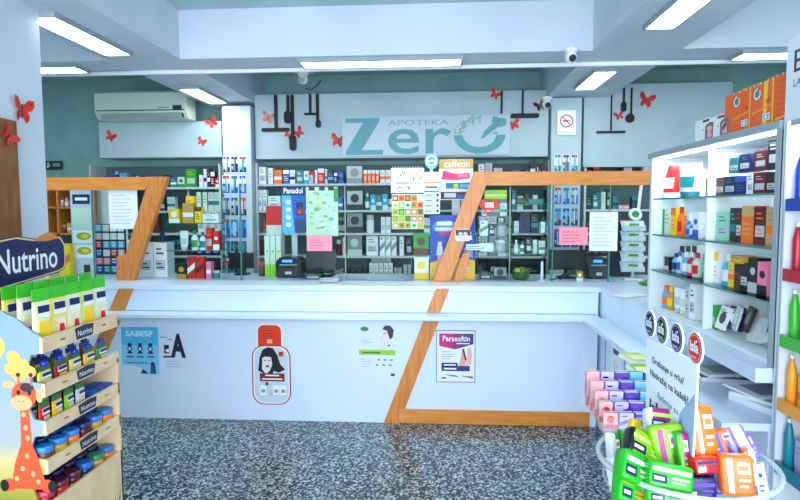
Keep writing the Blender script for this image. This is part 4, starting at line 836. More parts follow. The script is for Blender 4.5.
# ------------------------------------------------------------------ RIGHT PRODUCT CABINET
XC = 1.24; YA, YN = 2.2, 3.50; ZC0 = ZT; ZC1 = 1.965; DIV = 2.84; SZ = [1.735, 1.53, 1.325]
CABW = mat((214,228,236), .35)
cab = empty('product_cabinet', 'tall white lit product cabinet with glass shelves standing on the right wing', 'cabinet', (XC, YA, ZT)); b = MB()
D = .34; Ln = YN-YA; Hc = ZC1-ZT
MB().box(D-.02, D, 0, Ln, .001, Hc, mat('white', .5)).build('back_panel', cab)
MB().box(0, D-.02, 0, .03, .001, Hc, CABW).build('side_panel', cab); MB().box(0, D-.02, Ln-.03, Ln, .001, Hc, CABW).build('side_panel', cab)
MB().box(-.012, D, -.0, Ln+.01, Hc, Hc+.03, STEEL).build('top_panel', cab)
MB().box(0.01, D-.02, .03, Ln-.03, .001, .018, mat('white')).build('bottom_panel', cab)
MB().box(.03, D-.02, DIV-YA-.006, DIV-YA+.006, .018, Hc-.01, mat('white')).build('divider', cab)
for z in SZ:
    for a, bb in ((.032, DIV-YA-.008), (DIV-YA+.008, Ln-.032)):
        MB().box(.012, D-.022, a, bb, z-ZT-.008, z-ZT, GLASS).box(.008, .012, a, bb, z-ZT-.008, z-ZT, GEDGE).build('glass_shelf', cab)
MB().box(-.004, .012, 0, .03, .001, Hc, STEEL).build('edge_trim', cab)
MB().box(.02, .034, .04, Ln-.04, Hc-.010, Hc-.001, LEDM).build('led_strip', cab)
XK = XC+.07
def C(x0, x1, yt, k, c, c2, st=0, *l): return (x0, x1, yt, k, c, c2, st) + l
pl = 'on the cabinet top glass shelf'
row(pl, X=XK, z=SZ[0], small=False, d=.06, items=[C(659,668,166,'tube','red','white',0,'red tube with white text and cap down'), C(677,688,164,'tube','white','teal')])
row(pl, X=XK, z=SZ[0], small=False, d=.06, items=[C(704,712,179,Bx,'olive','gold',4), C(713,721,178,Bx,'brown','charcoal',4), C(722,732,177,Bx,'navy','teal',4), C(733,743,177,Bx,'navy','blue',3), C(744,750,173,Bx,'white','blue',4), C(751,762,173,Bx,'maroon','rose',4), C(763,774,173,Bx,'black','maroon',4)])
row(pl+' second layer', X=XK, z=SZ[0]+.098, small=False, d=.06, items=[C(726,735,158,Bx,'teal','charcoal',4), C(736,746,155,Bx,'navy','teal',4), C(751,762,152,Bx,'maroon','silver',4), C(764,775,141,Bx,'black','silver',4)])
pl = 'on the cabinet second glass shelf'
row(pl, X=XK, z=SZ[1], small=False, d=.05, items=[C(656,661,214,Bx,'white','gold',1), C(662,668,209,Bx,'pale','green',2), C(670,674,208,Bx,'yellow','orange',3), C(675,679,207,'btl','orange','red'), C(684,687,221,'btl','sky','blue'), C(688,691,220,'btl','blue','white'), C(692,697,212,Bx,'white','blue',1)])
row(pl, X=XK, z=SZ[1], small=False, d=.06, items=[C(709,715,221,Bx,'tan','white',0), C(716,727,212,Bx,'mint','teal',4), C(729,734,208,Bx,'charcoal','teal',0), C(734.5,740,208,Bx,'charcoal','red',4), C(741,752,206,Bx,'orange','tan',3), C(753,764,207,Bx,'maroon','orange',4), C(765,774,207,Bx,'tan','orange',0)])
pl = 'on the cabinet third glass shelf'
row(pl, X=XK, z=SZ[2], small=False, d=.06, items=[C(653,667,256,Bx,'black','silver',1), C(671,675,253,'btl','sky','navy'), C(676,679,251,'btl','pale','blue'), C(681,685,252,'btl','sky','white'), C(686,690,252,'btl','red','pale'), C(691,696,253,'btl','pale','red')])
row(pl, X=XK, z=SZ[2], small=False, d=.06, items=[C(702,706,253,'tube','green','lime'), C(707,712,251,'tube','lime','green'), C(713,718,252,Bx,'white','yellow',3), C(720,728,254,'btl','cyan','white'), C(729,734,262,Bx,'yellow','orange',0), C(735,740,265,Bx,'brown','black',3), C(741,748,263,Bx,'black','maroon',4), C(749,757,258,Bx,'black','silver',1), C(758.5,767,262,Bx,'pink','black',1)])
tag(product('box', 'gold', 'yellow', .11, .03, .08, (XK+.03, PX(738, 262, XK)[0], SZ[2]+.115), -H-.1, 0), 'flat yellow gold packet lying across the cartons on the third glass shelf', 'packet')
pl = 'on the cabinet bottom'
zb0 = ZT+.02
row(pl, X=XK, z=zb0, small=False, d=.05, items=[C(650,654,299,'jar','gold','silver'), C(658,661.5,286,'btl','pink','gold'), C(662,666,286,'btl','sky','orange'), C(667,671,287,'btl','gold','yellow'), C(674,678,288,'tube','white','silver'), C(679,684,290,'tube','white','pale'), C(687,690,287,Bx,'silver','charcoal',4), C(691,696,285,Bx,'white','black',4)])
row(pl, X=XK, z=zb0, small=False, d=.06, items=[C(706,708.5,308,Bx,'white','silver',2), C(709,717,305,Bx,'green','charcoal',4)])
row('at the back of the second glass shelf', X=XK+.10, z=SZ[1], items=[C(676,680,218,Bx,'mint','white',4), C(683,688,213,Bx,'white','sky',0), C(706,711,218,Bx,'pale','silver',2)])
row('at the back of the third glass shelf', X=XK+.10, z=SZ[2], items=[C(680,684,246,Bx,'white','charcoal',3), C(686,690,246,Bx,'white','charcoal',3), C(692,696,246,Bx,'white','charcoal',3), C(716,722,246,Bx,'green','white',3), C(724,732,247,Bx,'olive','white',0)])
row('at the back of the top glass shelf', X=XK+.10, z=SZ[0], items=[C(679,683,172,Bx,'silver','white',2), C(687,692,170,Bx,'white','silver',2)])
# leaflets and sachets heap in the lower right of the cabinet
rg = random.Random(11)
for k, (px, py, c, c2, t) in enumerate([(724,333,'white','charcoal','white leaflet with dark edge at the far side'), (733,337,'charcoal','white','dark folded leaflet beside the white leaflet'), (742,336,'white','green','white sachet with green circle'), (748,346,'black','grey','black sachet leaning at the centre'), (754,343,'pale','white','pale crumpled bag'), (757,352,'white','black','white folded leaflet at the near end'), (738,345,'silver','white','silver packet at the front edge')]):
    yy, _ = PX(px, py, XK+.02); b = MB(); b.T = Matrix.Rotation(rg.uniform(-.4, .4), 4, 'Z') @ Matrix.Rotation(rg.uniform(-.5, -.15), 4, 'X')
    b.rbox(-.05, .05, -.005, .005, 0, .11, .012, mat(c)); b.pell(0, .055, .03, .028, -.005, mat(c2)); b.plines(-.035, .035, .08, .10, -.005, mat(c2), 2)
    b.T = Matrix(); o = b.build('sachet', loc=(XK+.02*(k % 3), yy, zb0+.012+.012*(k % 4)), rz=-H); tag(o, t + ' of the sachet heap in the cabinet', 'sachet', 'sachets and leaflets heaped in the cabinet')
b = MB()
for k in range(4): b.box(-.08+.01*k, .14-.006*k, -.07, .05-.01*k, .012*k, .012*k+.010, mat(('white', 'silver', 'charcoal', 'white')[k]))
tag(b.build('leaflet_pile', loc=(XK+.12, 2.52, zb0), rz=-1.2), 'low pile of flat leaflets under the sachet heap in the cabinet', 'leaflets')
l = area('cabinet_led_light', (XC+.10, (YA+YN)/2, ZC1-.03), (0, 0, math.pi/2), YN-YA-.1, .10, 3.2, (.92, .98, 1.0)); l.parent = None
# boxes on top of the cabinet
ztop = ZC1+.031
def topbox(label, px0, px1, pyt, fn, base, d=.12, X=XC+.01, name='boxed_product', cat='box'):
    ya = PX(px0, 130, X)[0]; yb = PX(px1, 130, X)[0]; yc, zt = PX((px0+px1)/2, pyt, X); w = (ya-yb)*.97; h = zt-ztop; b = MB(); b.box(-w/2, w/2, -d/2, d/2, 0, h, base); fn(b, w, h, -d/2)
    tag(b.build(name, loc=(X+d/2, (ya+yb)/2, ztop), rz=-H), label, cat)
def doll(b, w, h, y):
    b.prect(w*.1, w*.6, h*.84, h*.95, y, mat('maroon')); b.pr([(w*.3,h*.05),(w*.9,h*.05),(w*.9,h*.75),(w*.6,h*.78),(w*.3,h*.65)], y, mat((120,100,110))); b.pell(w*.62, h*.5, w*.2, h*.12, y, mat('skin')); b.pr([(w*.45,h*.1),(w*.82,h*.1),(w*.75,h*.4),(w*.5,h*.4)], y, mat('rose')); b.pell(w*.15, h*.5, w*.05, h*.03, y, mat('black'))
def doll2(b, w, h, y): doll(b, w, h, y); b.pr([(w*.5,h*.2),(w*.82,h*.5),(w*.7,h*.6),(w*.5,h*.5)], y, mat((110,50,110)))
topbox('white windowed box with beige contents, leftmost on the cabinet top', 695, 708, 120, doll, mat('white'))
topbox('white windowed box with purple contents beside the orange boxes', 709, 723, 116, doll2, mat('white'))
OR1 = mat((240,96,14), .5)
def ora(b, w, h, y):
    for k in range(9): b.prect(w*(.02+.11*k), w*(.02+.11*k+.06), h*.96, h*1.0, y, mat(('white', 'green', 'yellow')[k % 3]))
    b.pell(w*.22, h*.76, w*.17, h*.13, y, mat('white')); b.pell(w*.22, h*.76, w*.12, h*.09, y, mat('teal')); b.pell(w*.3, h*.86, w*.06, h*.04, y, mat('green'))
    b.pell(w*.78, h*.55, w*.07, h*.045, y, mat('red')); b.prect(w*.52, w*.86, h*.1, h*.26, y, mat('white')); b.prect(w*.56, w*.82, h*.12, h*.24, y, mat('cyan')); b.pell(w*.68, h*.18, w*.06, h*.05, y, mat('white'))
    b.pr([(0,h*.3),(w,h*.42),(w,h*.46),(0,h*.36)], y, mat((250,150,40))); b.prect(w*.94, w, 0, h, y, mat('yellow'))
def orb(b, w, h, y):
    for k in range(7): b.prect(w*.15, w*.9, h*(.12+.12*k), h*(.135+.12*k), y, mat((200,60,10))); b.pell(w*.08, h*(.14+.12*k), w*.03, h*.015, y, mat('red'))
    b.pr([(0,h*.04),(w,h*.1),(w,h*.14),(0,h*.07)], y, mat('yellow'))
    for k in range(9): b.prect(w*(.02+.11*k), w*(.02+.11*k+.06), h*.96, h*1.0, y, mat(('white', 'green', 'red')[k % 3]))
topbox('orange carton with teal oval, farthest of the three orange boxes', 724, 741, 94, ora, OR1)
topbox('middle orange carton with teal oval and yellow side edge', 742, 762, 86, ora, OR1)
topbox('large striped orange carton nearest the white header unit', 766, 783.5, 76, orb, OR1)
topbox('narrow yellow carton between the orange cartons', 762.3, 765.7, 83, lambda b, w, h, y: (b.prect(w*.3, w, h*.1, h*.3, y, mat('red')), b.prect(w*.2, w*.8, h*.5, h*.6, y, mat('orange'))), mat('yellow'), d=.11)
# ------------------------------------------------------------------ NEAR DISPLAY UNIT (right edge)
U0, U1 = 1.35, 2.192; UW = mat((222,230,242), .35)
un = empty('product_display_unit', 'white branded display unit with header at the right edge of the photo', 'display unit', (XC, U0, 0)); L = U1-U0; zl = [1.69, 1.44, 1.20, .965, .73]
MB().box(.0, .36, L-.025, L, 0.001, 1.985, UW).build('side_panel', un); MB().box(.0, .36, 0, .04, 0.001, 1.985, UW).build('side_panel', un)
MB().box(.34, .36, .04, L-.05, 0.001, 1.985, mat('white', .5)).build('back_panel', un); MB().box(0, .34, .04, L-.05, .001, .50, UW).build('base_cabinet', un)
b = MB(); b.box(0, L, -.0, .36, 1.985, 2.275, UW); b.ptext('E', .045, .10, 2.15, 2.225, 0, mat('black'), .0); b.ptext('LA', .045, .09, 2.10, 2.125, 0, mat('black'))
b.T = Matrix()
o = b.build('header', un, loc=(0, L, 0), rz=-H)
MB().box(.012, .05, .05, L-.06, 1.962, 1.984, LEDM).build('led_strip', un)
area('display_led_light', (XC+.10, (U0+U1)/2, 1.94), (0, 0, math.pi/2), .7, .08, 2.5, (.92, .98, 1.0))
tray_c = [((14,60,170),'blue'), ((190,14,50),'red'), ((50,180,40),'green'), ((245,160,30),'orange'), ((20,130,150),'teal')]
MB().box(-.006, .0, .04, L-.05, 1.965, 1.985, STEEL).build('trim', un); MB().box(-.006, .0, L-.028, L-.022, .5, 1.985, STEEL).build('trim', un)
for (c, cn), z in zip(tray_c, zl):
    b = MB(); b.box(.012, .32, .05, L-.03, z-.02, z-.012, GLASS); b.box(.0, .012, .045, L-.027, z-.022, z+.022, mat(c, .25)); b.box(.012, .32, .045, L-.027, z-.012, z-.004, mat(c, .25)); b.build('coloured_tray', un)
wd = {'blue': ('blue', 'white', 'sky'), 'red': ('red', 'white', 'rose'), 'green': ('green', 'white', 'teal'), 'orange': ('gold', 'yellow', 'orange'), 'teal': ('cyan', 'lilac', 'lilac')}
for (c, cn), z in zip(tray_c, zl):
    a, b1, b2 = wd[cn]
    r0 = MB(); r0.lathe([(.014,0),(.016,.01),(.016,.13),(.010,.16),(.006,.175)], mat(c, .3), 14); r0.lathe([(.007,.176),(.007,.19)], mat('white'), 8)
    tag(r0.build('spray_bottle', loc=(XC+.035, U1-.05, z-.003)), 'slim %s spray bottle at the far end of the %s tray of the header unit' % (a if a != 'gold' else 'amber', cn), 'bottle')
    for k in range(2):
        o = product('box', b1, b2, .055, .12 if cn != 'green' else .09, .05, (XC+.07, U1-.10-.062*k, z-.003), -H, 0 if cn != 'red' else 1, False)
        tag(o, '%s carton on the %s tray of the header unit, %s the spray bottle' % (b1, cn, 'next to' if k == 0 else 'second from'), 'carton')
    for k in range(3):
        o = product('btl', b1, b2, .05, .15, .05, (XC+.07, U1-.25-.07*k, z-.003), -H, 0, True)
        tag(o, '%s bottles standing along the near half of the %s tray' % (b1, cn), 'bottle', '%s bottles on the %s tray' % (b1, cn))
# ------------------------------------------------------------------ magazines in the niche, leaflets on the ledge
def mag(label, x, y, z, w, l, t, c, c2, rz, fn=None):
    b = MB(); b.box(-l/2, l/2, -w/2, w/2, 0, t, mat('white')); b.box(-l/2, l/2, -w/2, w/2, t, t+.002, mat(c))
    zt = t+.0026
    b.add([(-l*.35,-w*.35,zt),(l*.1,-w*.4,zt),(l*.3,w*.3,zt),(-l*.3,w*.35,zt)], [(0,1,2,3)], mat(c2)); b.add([(l*.2,-w*.4,zt),(l*.42,-w*.4,zt),(l*.42,w*.4,zt),(l*.34,w*.4,zt)], [(0,1,2,3)], mat('charcoal'))
    tag(b.build('magazine', loc=(x, y, z), rz=rz), label, 'magazine')
mag('thick white magazine at the bottom of the niche pile', 1.40, 2.42, .876, .22, .30, .025, 'white', 'silver', .3)
mag('magazine with dark oval cover on top of the niche pile', 1.39, 2.44, .904, .21, .28, .012, 'silver', 'charcoal', .55)
mag('open white leaflet at the very top of the niche pile', 1.37, 2.46, .920, .20, .26, .006, 'white', 'grey', .2)
mag('flat magazine with dark spine at the far end of the niche', 1.38, 2.80, .876, .20, .28, .02, 'charcoal', 'silver', -.2)
mag('pale magazine on the dark spined one at the far end of the niche', 1.37, 2.82, .899, .19, .26, .012, 'pale', 'grey', .1)
for k, (px, py, rz, lb) in enumerate(((633,358,.5,'yellow green leaflet stack on the wing ledge, farther one'), (640,370,-.2,'bright green leaflet stack on the wing ledge, nearer one'))):
    d = ray(px, py); t = (.885-CAMH)/d.z; b = MB()
    for j in range(4): b.box(-.05+.004*j, .05+.004*j, -.08, .08, .004*j, .004*j+.003, mat('white'))
    b.box(-.035, .065, -.08, .08, .016, .018, mat((190,215,60) if k == 0 else (110,190,30))); b.add([(-.03,-.06,.0186),(.05,-.07,.0186),(.06,.02,.0186),(-.02,.03,.0186)], [(0,1,2,3)], mat((230,240,170)))
    tag(b.build('leaflet_stack', loc=(min(d.x*t, 1.13), d.y*t, .876), rz=rz*.3), lb, 'leaflets')
# ------------------------------------------------------------------ TRAY WITH CARTONS
tx0, tx1, ty0, ty1, tz = .60, .95, 2.10, 2.42, .875
st = empty('display_stand', 'white stand carrying the acrylic tray of small cartons', 'stand', ((.64+.93)/2, 2.26, 0)); MB().box(-.02, .14, -.13, -.04, .02, tz-.026, LACQ).build('body', st); MB().box(-.01, .16, -.12, .10, 0.001, .02, STEEL).build('plinth', st); MB().box(-.10, .15, -.14, .10, tz-.026, tz-.006, LACQ).build('top_board', st)
tr = empty('acrylic_tray', 'clear stepped acrylic tray of small medicine cartons beside the transparent bowl', 'tray', ((tx0+tx1)/2, ty0, tz)); w = (tx1-tx0)/2; dd = ty1-ty0
MB().box(-w, w, 0, dd, -.005, 0, ACRYL).build('base', tr)
for xx in (-w, w-.004): MB().add([(xx,0,0),(xx,dd,0),(xx,dd,.20),(xx,0,.10),(xx+.004,0,0),(xx+.004,dd,0),(xx+.004,dd,.20),(xx+.004,0,.10)], [(0,3,2,1),(4,5,6,7),(0,4,7,3),(1,2,6,5),(3,7,6,2)], ACRYL).build('divider', tr)
MB().box(-w, w, -.004, 0, 0, .05, ACRYL).build('front_lip', tr)
colr = [('rose', 'red', 'pink carton with red mark'), ('lilac', 'purple', 'lilac carton with purple mark'), ('purple', 'violet', 'purple carton with violet mark'), ('sky', 'navy', 'light blue carton with navy mark'), ('blue', 'white', 'blue carton with white mark'), ('navy', 'sky', 'navy carton with light mark')]
for i in range(6):
    for j in range(5):
        c, c2, lb = colr[i]; x = (tx0+tx1)/2-w+.032+i*.057; y = ty0+.03+j*.062; h = .055+.021*j; b = MB(); carton(.050, h, .030, mat(c), mat(c2), (1, 5, 4, 0, 5, 3)[i])(b)
        b.box(-.025, .025, -.015, .015, h, h+.001, mat('silver')); b.box(-.025, .025, -.004, .006, h+.001, h+.0016, mat(c2))
        for sx in (-1, 1): b.box(sx*.0255-.0005, sx*.0255+.0005, -.010, .010, h*.3, h*.7, mat(c2))
        o = b.build('carton', loc=(x, y, tz+.001), rz=.03*((i+j) % 3-1)); tag(o, '%s in the acrylic tray, %s' % (lb, ('frontmost of its column', 'second of its column', 'third of its column', 'fourth of its column', 'rearmost of its column')[j]), 'carton', 'small cartons in the acrylic tray')
# ------------------------------------------------------------------ BOWL, PEDESTAL, STANDING CARD, PACKS
bx, by, rb, zr_ = .645, 1.52, .215, 1.025
pd = empty('pedestal', 'round white pedestal carrying the transparent bowl', 'pedestal', (bx, by, 0)); MB().lathe([(.19,0.001),(.185,.02),(.175,.03),(.175,.78)], LACQ, 32).build('column', pd); MB().lathe([(.18,.78),(.18,.80)], LACQ, 32).build('top_disc', pd)
bw = empty('display_bowl', 'transparent acrylic bowl full of green and orange packs', 'bowl', (bx, by, .801))
MB().lathe([(.11,0),(.135,.012),(.17,.07),(.195,.14),(.208,.218)], ACRYL, 40, cap=False).build('shell', bw); MB().lathe([(.11,0),(.112,.004)], ACRYL, 40).build('base', bw)
MB().tube([(rb*math.cos(2*math.pi*k/48), rb*math.sin(2*math.pi*k/48), .222) for k in range(48)], .007, RIM, 8, True).build('rim', bw)
MB().tube([(.2*math.cos(2*math.pi*k/48), .2*math.sin(2*math.pi*k/48), .16) for k in range(48)], .003, RIM, 6, True).build('lower_ring', bw)
# standing card with four discs
cardx = .625; r = empty('standing_card', 'tall white throat lozenge card with four round logos standing in the bowl', 'card', (cardx, 1.76, .85)); w = .32
b = MB(); b.prism([(.03,0),(.315,0),(.335,.25),(.345,.46),(.0,.44),(.01,.20)], 0, .004, mat('white'))
INK = mat((26,32,60))
b.pr([(.20,.0),(.31,.0),(.33,.25),(.335,.38),(.25,.30),(.22,.18)], 0, mat((150,180,215))); b.pr([(.23,.02),(.27,.02),(.265,.30),(.24,.26)], 0, mat((90,130,180)))
b.ptext('Grebanje u grlu?', .05, .27, .375, .40, 0, INK, .02); b.ptext('Nadražaj na kašalj?', .04, .30, .335, .36, 0, INK, .02); b.ptext('Rešenje su', .10, .24, .285, .31, 0, mat((60,150,190)), .01); b.ptext('isla', .04, .14, .225, .275, 0, mat('black'), .04); b.ptext('pastile', .16, .28, .225, .26, 0, INK, .01)
b.build('printed_panel', r, rz=-H)
for k, (cx, c, nm) in enumerate(((.035,(14,40,100),'navy'), (.125,(10,60,46),'dark green'), (.225,(50,24,110),'purple'), (.335,(214,44,20),'red'))):
    rd = .0365; b = MB(); b.prism([(cx+rd*1.1*math.cos(2*math.pi*q/28), .492+rd*1.1*math.sin(2*math.pi*q/28)) for q in range(28)], -.004, -.0002, mat('white')); b.pell(cx, .492, rd, rd, -.004, mat(c, .85), 28)
    n = 28
    b.pell(cx, .492, rd*.9, rd*.9, -.0045, mat('silver'), 28); b.pell(cx, .492, rd*.85, rd*.85, -.005, mat(c, .85), 28)
    b.ptext('isla', cx-rd*.65, cx+rd*.65, .482, .482+rd*.75, -.0055, mat('white'), .03); b.ptext(('mint', 'moos', 'cassis', 'ginger')[k], cx-rd*.4, cx+rd*.4, .466, .475, -.0055, mat('white')); b.pell(cx+rd*.3, .492+rd*.5, rd*.1, rd*.1, -.0056, mat('white'), 8)
    o = b.build('logo_disc', r, rz=-H); o['label'] = '%s round logo disc' % nm
def sgn(v, e): return math.copysign(abs(v)**e, v)
def pack(label, px, py, Y, w, h, d, cols, rot, name='wipes_pack', cat='pack', group=None, mark=None):
    x, z = P(px, py, Y); b = MB(); NU, NV = 20, 12; vs = []
    for j in range(NV+1):
        v = -math.pi/2+math.pi*j/NV
        for i in range(NU):
            u = 2*math.pi*i/NU-math.pi; vs.append((w/2*sgn(math.cos(v), .18)*sgn(math.cos(u), .2), d/2*sgn(math.cos(v), .3)*sgn(math.sin(u), .4), h/2*sgn(math.sin(v), .2)))
    fb = {}
    for j in range(NV):
        for i in range(NU):
            f = (j*NU+i, j*NU+(i+1) % NU, (j+1)*NU+(i+1) % NU, (j+1)*NU+i); cx = sum(vs[q][0] for q in f)/4/w+.5; k = cols[min(len(cols)-1, int(cx*len(cols)*.999))]; fb.setdefault(k, []).append(f)
    base = len(b.v)
    for k, fs in fb.items(): b.add(vs, fs, mat(k, .3), True)
    # label print, both broad sides
    lc = mark or 'white'
    for s in (-1, 1):
        def q(x0, x1, z0, z1, lay, mm, sk=0):
            yy = s*(d/2+.0008+.0004*lay); b.add([(x0*w,yy,z0*h),(x1*w,yy,z0*h),((x1+sk)*w,yy,z1*h),((x0+sk)*w,yy,z1*h)], [(0,1,2,3) if s < 0 else (3,2,1,0)], mm)
        L1 = mat(lc, .35); wide = w > h
        if wide: q(-.42, .42, .10, .26, 1, L1); q(-.42, -.1, -.34, -.02, 1, mat('navy' if lc != 'navy' else 'white')); q(.0, .38, -.12, -.04, 1, L1); q(.0, .3, -.26, -.2, 1, L1); q(-.38, -.16, -.24, -.12, 2, mat('white'))
        else: q(-.30, -.14, -.42, .42, 1, L1); q(.0, .36, .05, .32, 1, mat('white')); q(.04, .32, .12, .24, 2, mat(lc if lc not in ('white', 'cream') else 'orange')); q(.02, .34, -.14, -.08, 1, L1); q(.02, .28, -.28, -.22, 1, L1)
    o = b.build(name, loc=(x, Y, z), rot=tuple(math.radians(a) for a in rot)); return tag(o, label, cat, group)
GRN = (30,165,30); LIM = (125,195,10); ORA = (240,108,16)
pack('green and white pack at the bottom left of the bowl', 622, 474, 1.50, .07, .09, .04, ['white', GRN, 'white'], (-20, 0, 20))
pack('bright green pack leaning at the front left of the bowl', 634, 470, 1.41, .095, .075, .045, [GRN, GRN, GRN], (-35, 28, 10), mark='white')
pack('green pack with orange mark standing below the leaning green pack', 630, 490, 1.40, .085, .07, .04, [GRN, GRN, 'green'], (-30, 24, 12), mark='orange')
pack('slim white and green pack at the far left rim of the bowl', 613, 449, 1.60, .03, .09, .03, ['white', GRN], (-10, 0, 20))
pack('second slim green and white pack near the left rim', 624, 446, 1.62, .035, .09, .03, [GRN, 'white', GRN], (-10, 6, 10))
pack('black and lime pack tilted across the left of the bowl', 646, 450, 1.49, .125, .075, .035, ['black', LIM, LIM, LIM, LIM, LIM, LIM, LIM, 'black'], (-40, 30, 5), mark=(200,240,120))
pack('yellow topped pack peeking at the back left of the bowl', 636, 433, 1.62, .05, .07, .03, ['yellow', LIM], (-15, 20, 0), mark='yellow')
pack('lime pack with purple end on top of the green packs', 666, 421, 1.58, .115, .06, .05, ['white', 'magenta', LIM, LIM, LIM, GRN], (-25, 6, 0), mark=(190,240,110))
pack('large upright lime pack with purple band in the middle of bowl', 668, 449, 1.49, .085, .125, .045, [LIM, LIM, LIM], (-15, -8, 0), mark='magenta')
pack('lime and purple pack edge beside the standing card', 681, 452, 1.46, .03, .10, .04, [GRN, 'magenta'], (-12, -4, 0), mark=LIM)
pack('green pack with white strip at the front centre of the bowl', 668, 477, 1.38, .105, .06, .05, [GRN, GRN, GRN], (-30, 10, -5))
pack('green pack with black label low at the front centre of the bowl', 665, 495, 1.38, .10, .05, .045, [GRN, GRN, GRN], (-28, 6, 0), mark='black')
pack('dark green pack deep in the front of the bowl', 648, 500, 1.43, .08, .05, .04, ['green', 'green', 'charcoal'], (-20, 8, 0))
pack('tall orange pack with pale stripe right of the standing card', 699, 430, 1.48, .062, .125, .05, [ORA, ORA, 'cream', ORA, ORA], (-14, -3, 8), mark='cream')
pack('red orange pack with blue logo low right of the standing card', 702, 464, 1.43, .062, .04, .05, ['red', ORA, 'red'], (-15, -3, 8), mark='navy')
pack('small orange pack with blue logo behind the purple packs', 721, 441, 1.57, .055, .06, .04, [ORA, 'red', ORA], (-20, -15, 0), mark='blue')
pack('purple and white pack leaning at the right rear of the bowl', 736, 441, 1.56, .06, .075, .035, ['purple', 'violet', 'white', 'violet'], (-25, -24, -10), mark='lilac')
pack('second violet pack behind the leaning purple pack', 747, 447, 1.58, .045, .07, .03, ['violet', 'white', 'violet'], (-25, -24, -10), mark='lilac')
pack('big orange pack with pale print at the right front of the bowl', 735, 474, 1.42, .075, .095, .05, [ORA, ORA, 'cream', ORA, ORA], (-15, -3, -10), mark='cream')
pack('purple striped pack between the two large orange packs', 715, 470, 1.47, .035, .11, .05, ['purple', 'white', 'violet'], (-12, -5, 0), mark='lilac')
pack('dark navy pack at the bottom of the bowl under the orange pack', 697, 486, 1.42, .075, .055, .05, ['navy', 'black', 'navy'], (-10, 0, 0), mark='purple')
pack('orange side pack leaning right of the big orange pack', 750, 466, 1.50, .03, .09, .04, [ORA, 'white'], (-12, -10, -20), mark='cream')
pack('white and blue pack at the right side of the bowl', 759, 480, 1.49, .035, .085, .04, ['white', 'blue', 'white'], (-10, -12, -30), mark='blue')
# ------------------------------------------------------------------ BABY FOOD STAND
XS = -1.47; Y0, Y1 = 2.045, 2.545; DX = .62
sd = empty('food_display_stand', 'cardboard baby food display stand with navy header and stepped trays at left', 'display stand', (XS, Y0, 0)); Ls = Y1-Y0
ZTR = [1.205, 1.03, .885, .735, .565]
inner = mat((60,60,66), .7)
MB().box(-DX, -DX+.01, .012, Ls-.012, .001, 1.34, CARDB).build('back_panel', sd)
b = MB(); b.box(-.012, 0, .0, Ls, .001, ZTR[4], CARDB)
b.T = Matrix.Translation((0, 0, 0)) @ Matrix.Rotation(H, 4, 'Z')
rg = random.Random(4)
for k in range(26):
    x = Ls*(.45+.52*rg.random()); z0g = .20+.05*rg.random(); hh = .08+.13*rg.random(); ln = rg.uniform(-.02, .02)
    b.pr([(x-.006,z0g),(x+.006,z0g),(x+ln,z0g+hh)], 0, mat((30,90,40) if k % 2 else (60,130,50)))
b.prect(0.02, Ls*.98, .001, .24, 0, mat((80,130,50)))
b.build('front_board', sd)
b = MB()   # right (far) side panel
b.box(-DX, -.0, Ls-.01, Ls, .001, 1.0, CARDB); b.build('side_panel', sd)
# near side panel with printed meadow and notches
pts = [(-DX, 1.36), (-DX, .001), (-.001, .001)]
zc_ = [(ZTR[4], ZTR[3]-.055), (ZTR[3], ZTR[2]-.055), (ZTR[2], ZTR[1]-.055), (ZTR[1], ZTR[0]-.06)]
for lo, hi in zc_: pts += [(-.001, lo), (-.05, lo+.005), (-.068, (lo+hi)/2), (-.05, hi-.005), (-.001, hi)]
pts += [(-.001, ZTR[0]), (-.04, ZTR[0]+.02), (-.10, ZTR[0]+.07), (-.22, ZTR[0]+.13)]
pts = pts[::-1]; pts = pts[::-1]
b = MB(); b.prism(pts, 0, .01, MEADOW)
b.pell(-.205, 1.17, .055, .05, 0, mat((248,206,90)), 20)
for cx, cz in ((-.085, 1.10), (-.12, 1.13), (-.10, 1.06), (-.06, 1.075), (-.13, 1.085)): b.pell(cx, cz, .028, .024, 0, mat((240,176,90)), 12)
# plain giraffe picture
GO = mat((226,80,40)); GL = mat((240,170,120)); xg = -.084
b.pr([(xg-.07,.62),(xg+.075,.62),(xg+.045,.74),(xg+.02,.80),(xg-.02,.80),(xg-.05,.72)], 0, GO); b.pr([(xg-.022,.78),(xg+.022,.78),(xg+.015,.96),(xg-.018,.96)], 0, GO)
b.pell(xg+.0, .985, .05, .05, 0, GO); b.pell(xg-.012, .955, .042, .03, 0, GL); b.pell(xg-.06, 1.025, .025, .014, 0, GL); b.pell(xg+.06, .985, .014, .028, 0, GL)
b.pell(xg+.012, 1.015, .028, .018, 0, mat('charcoal'), 10)
for dx in (-.02, .03): b.prect(xg+dx-.003, xg+dx+.003, 1.02, 1.06, 0, GO); b.pell(xg+dx, 1.063, .009, .009, 0, mat('charcoal'), 8)
for dx in (-.022, .022): b.pell(xg+dx, .995, .008, .010, 0, mat('black'), 8)
for dx in (-.008, -.026): b.pell(xg+dx+.005, .962, .003, .003, 0, mat('brown'), 6)
for dx, dz in ((-.02,.70),(.02,.68),(0,.75),(.04,.65),(-.045,.66),(0,.86),(-.005,.91),(.006,.82)): b.pell(xg+dx, dz, .009, .011, 0, GL, 8)
for s in (-1, 1): b.pell(xg+s*.075, .635, .03, .025, 0, GO, 12); b.pell(xg+s*.095, .632, .018, .024, 0, mat('black'), 12)
b.build('side_panel', sd)['label'] = 'printed side panel with giraffe and meadow'
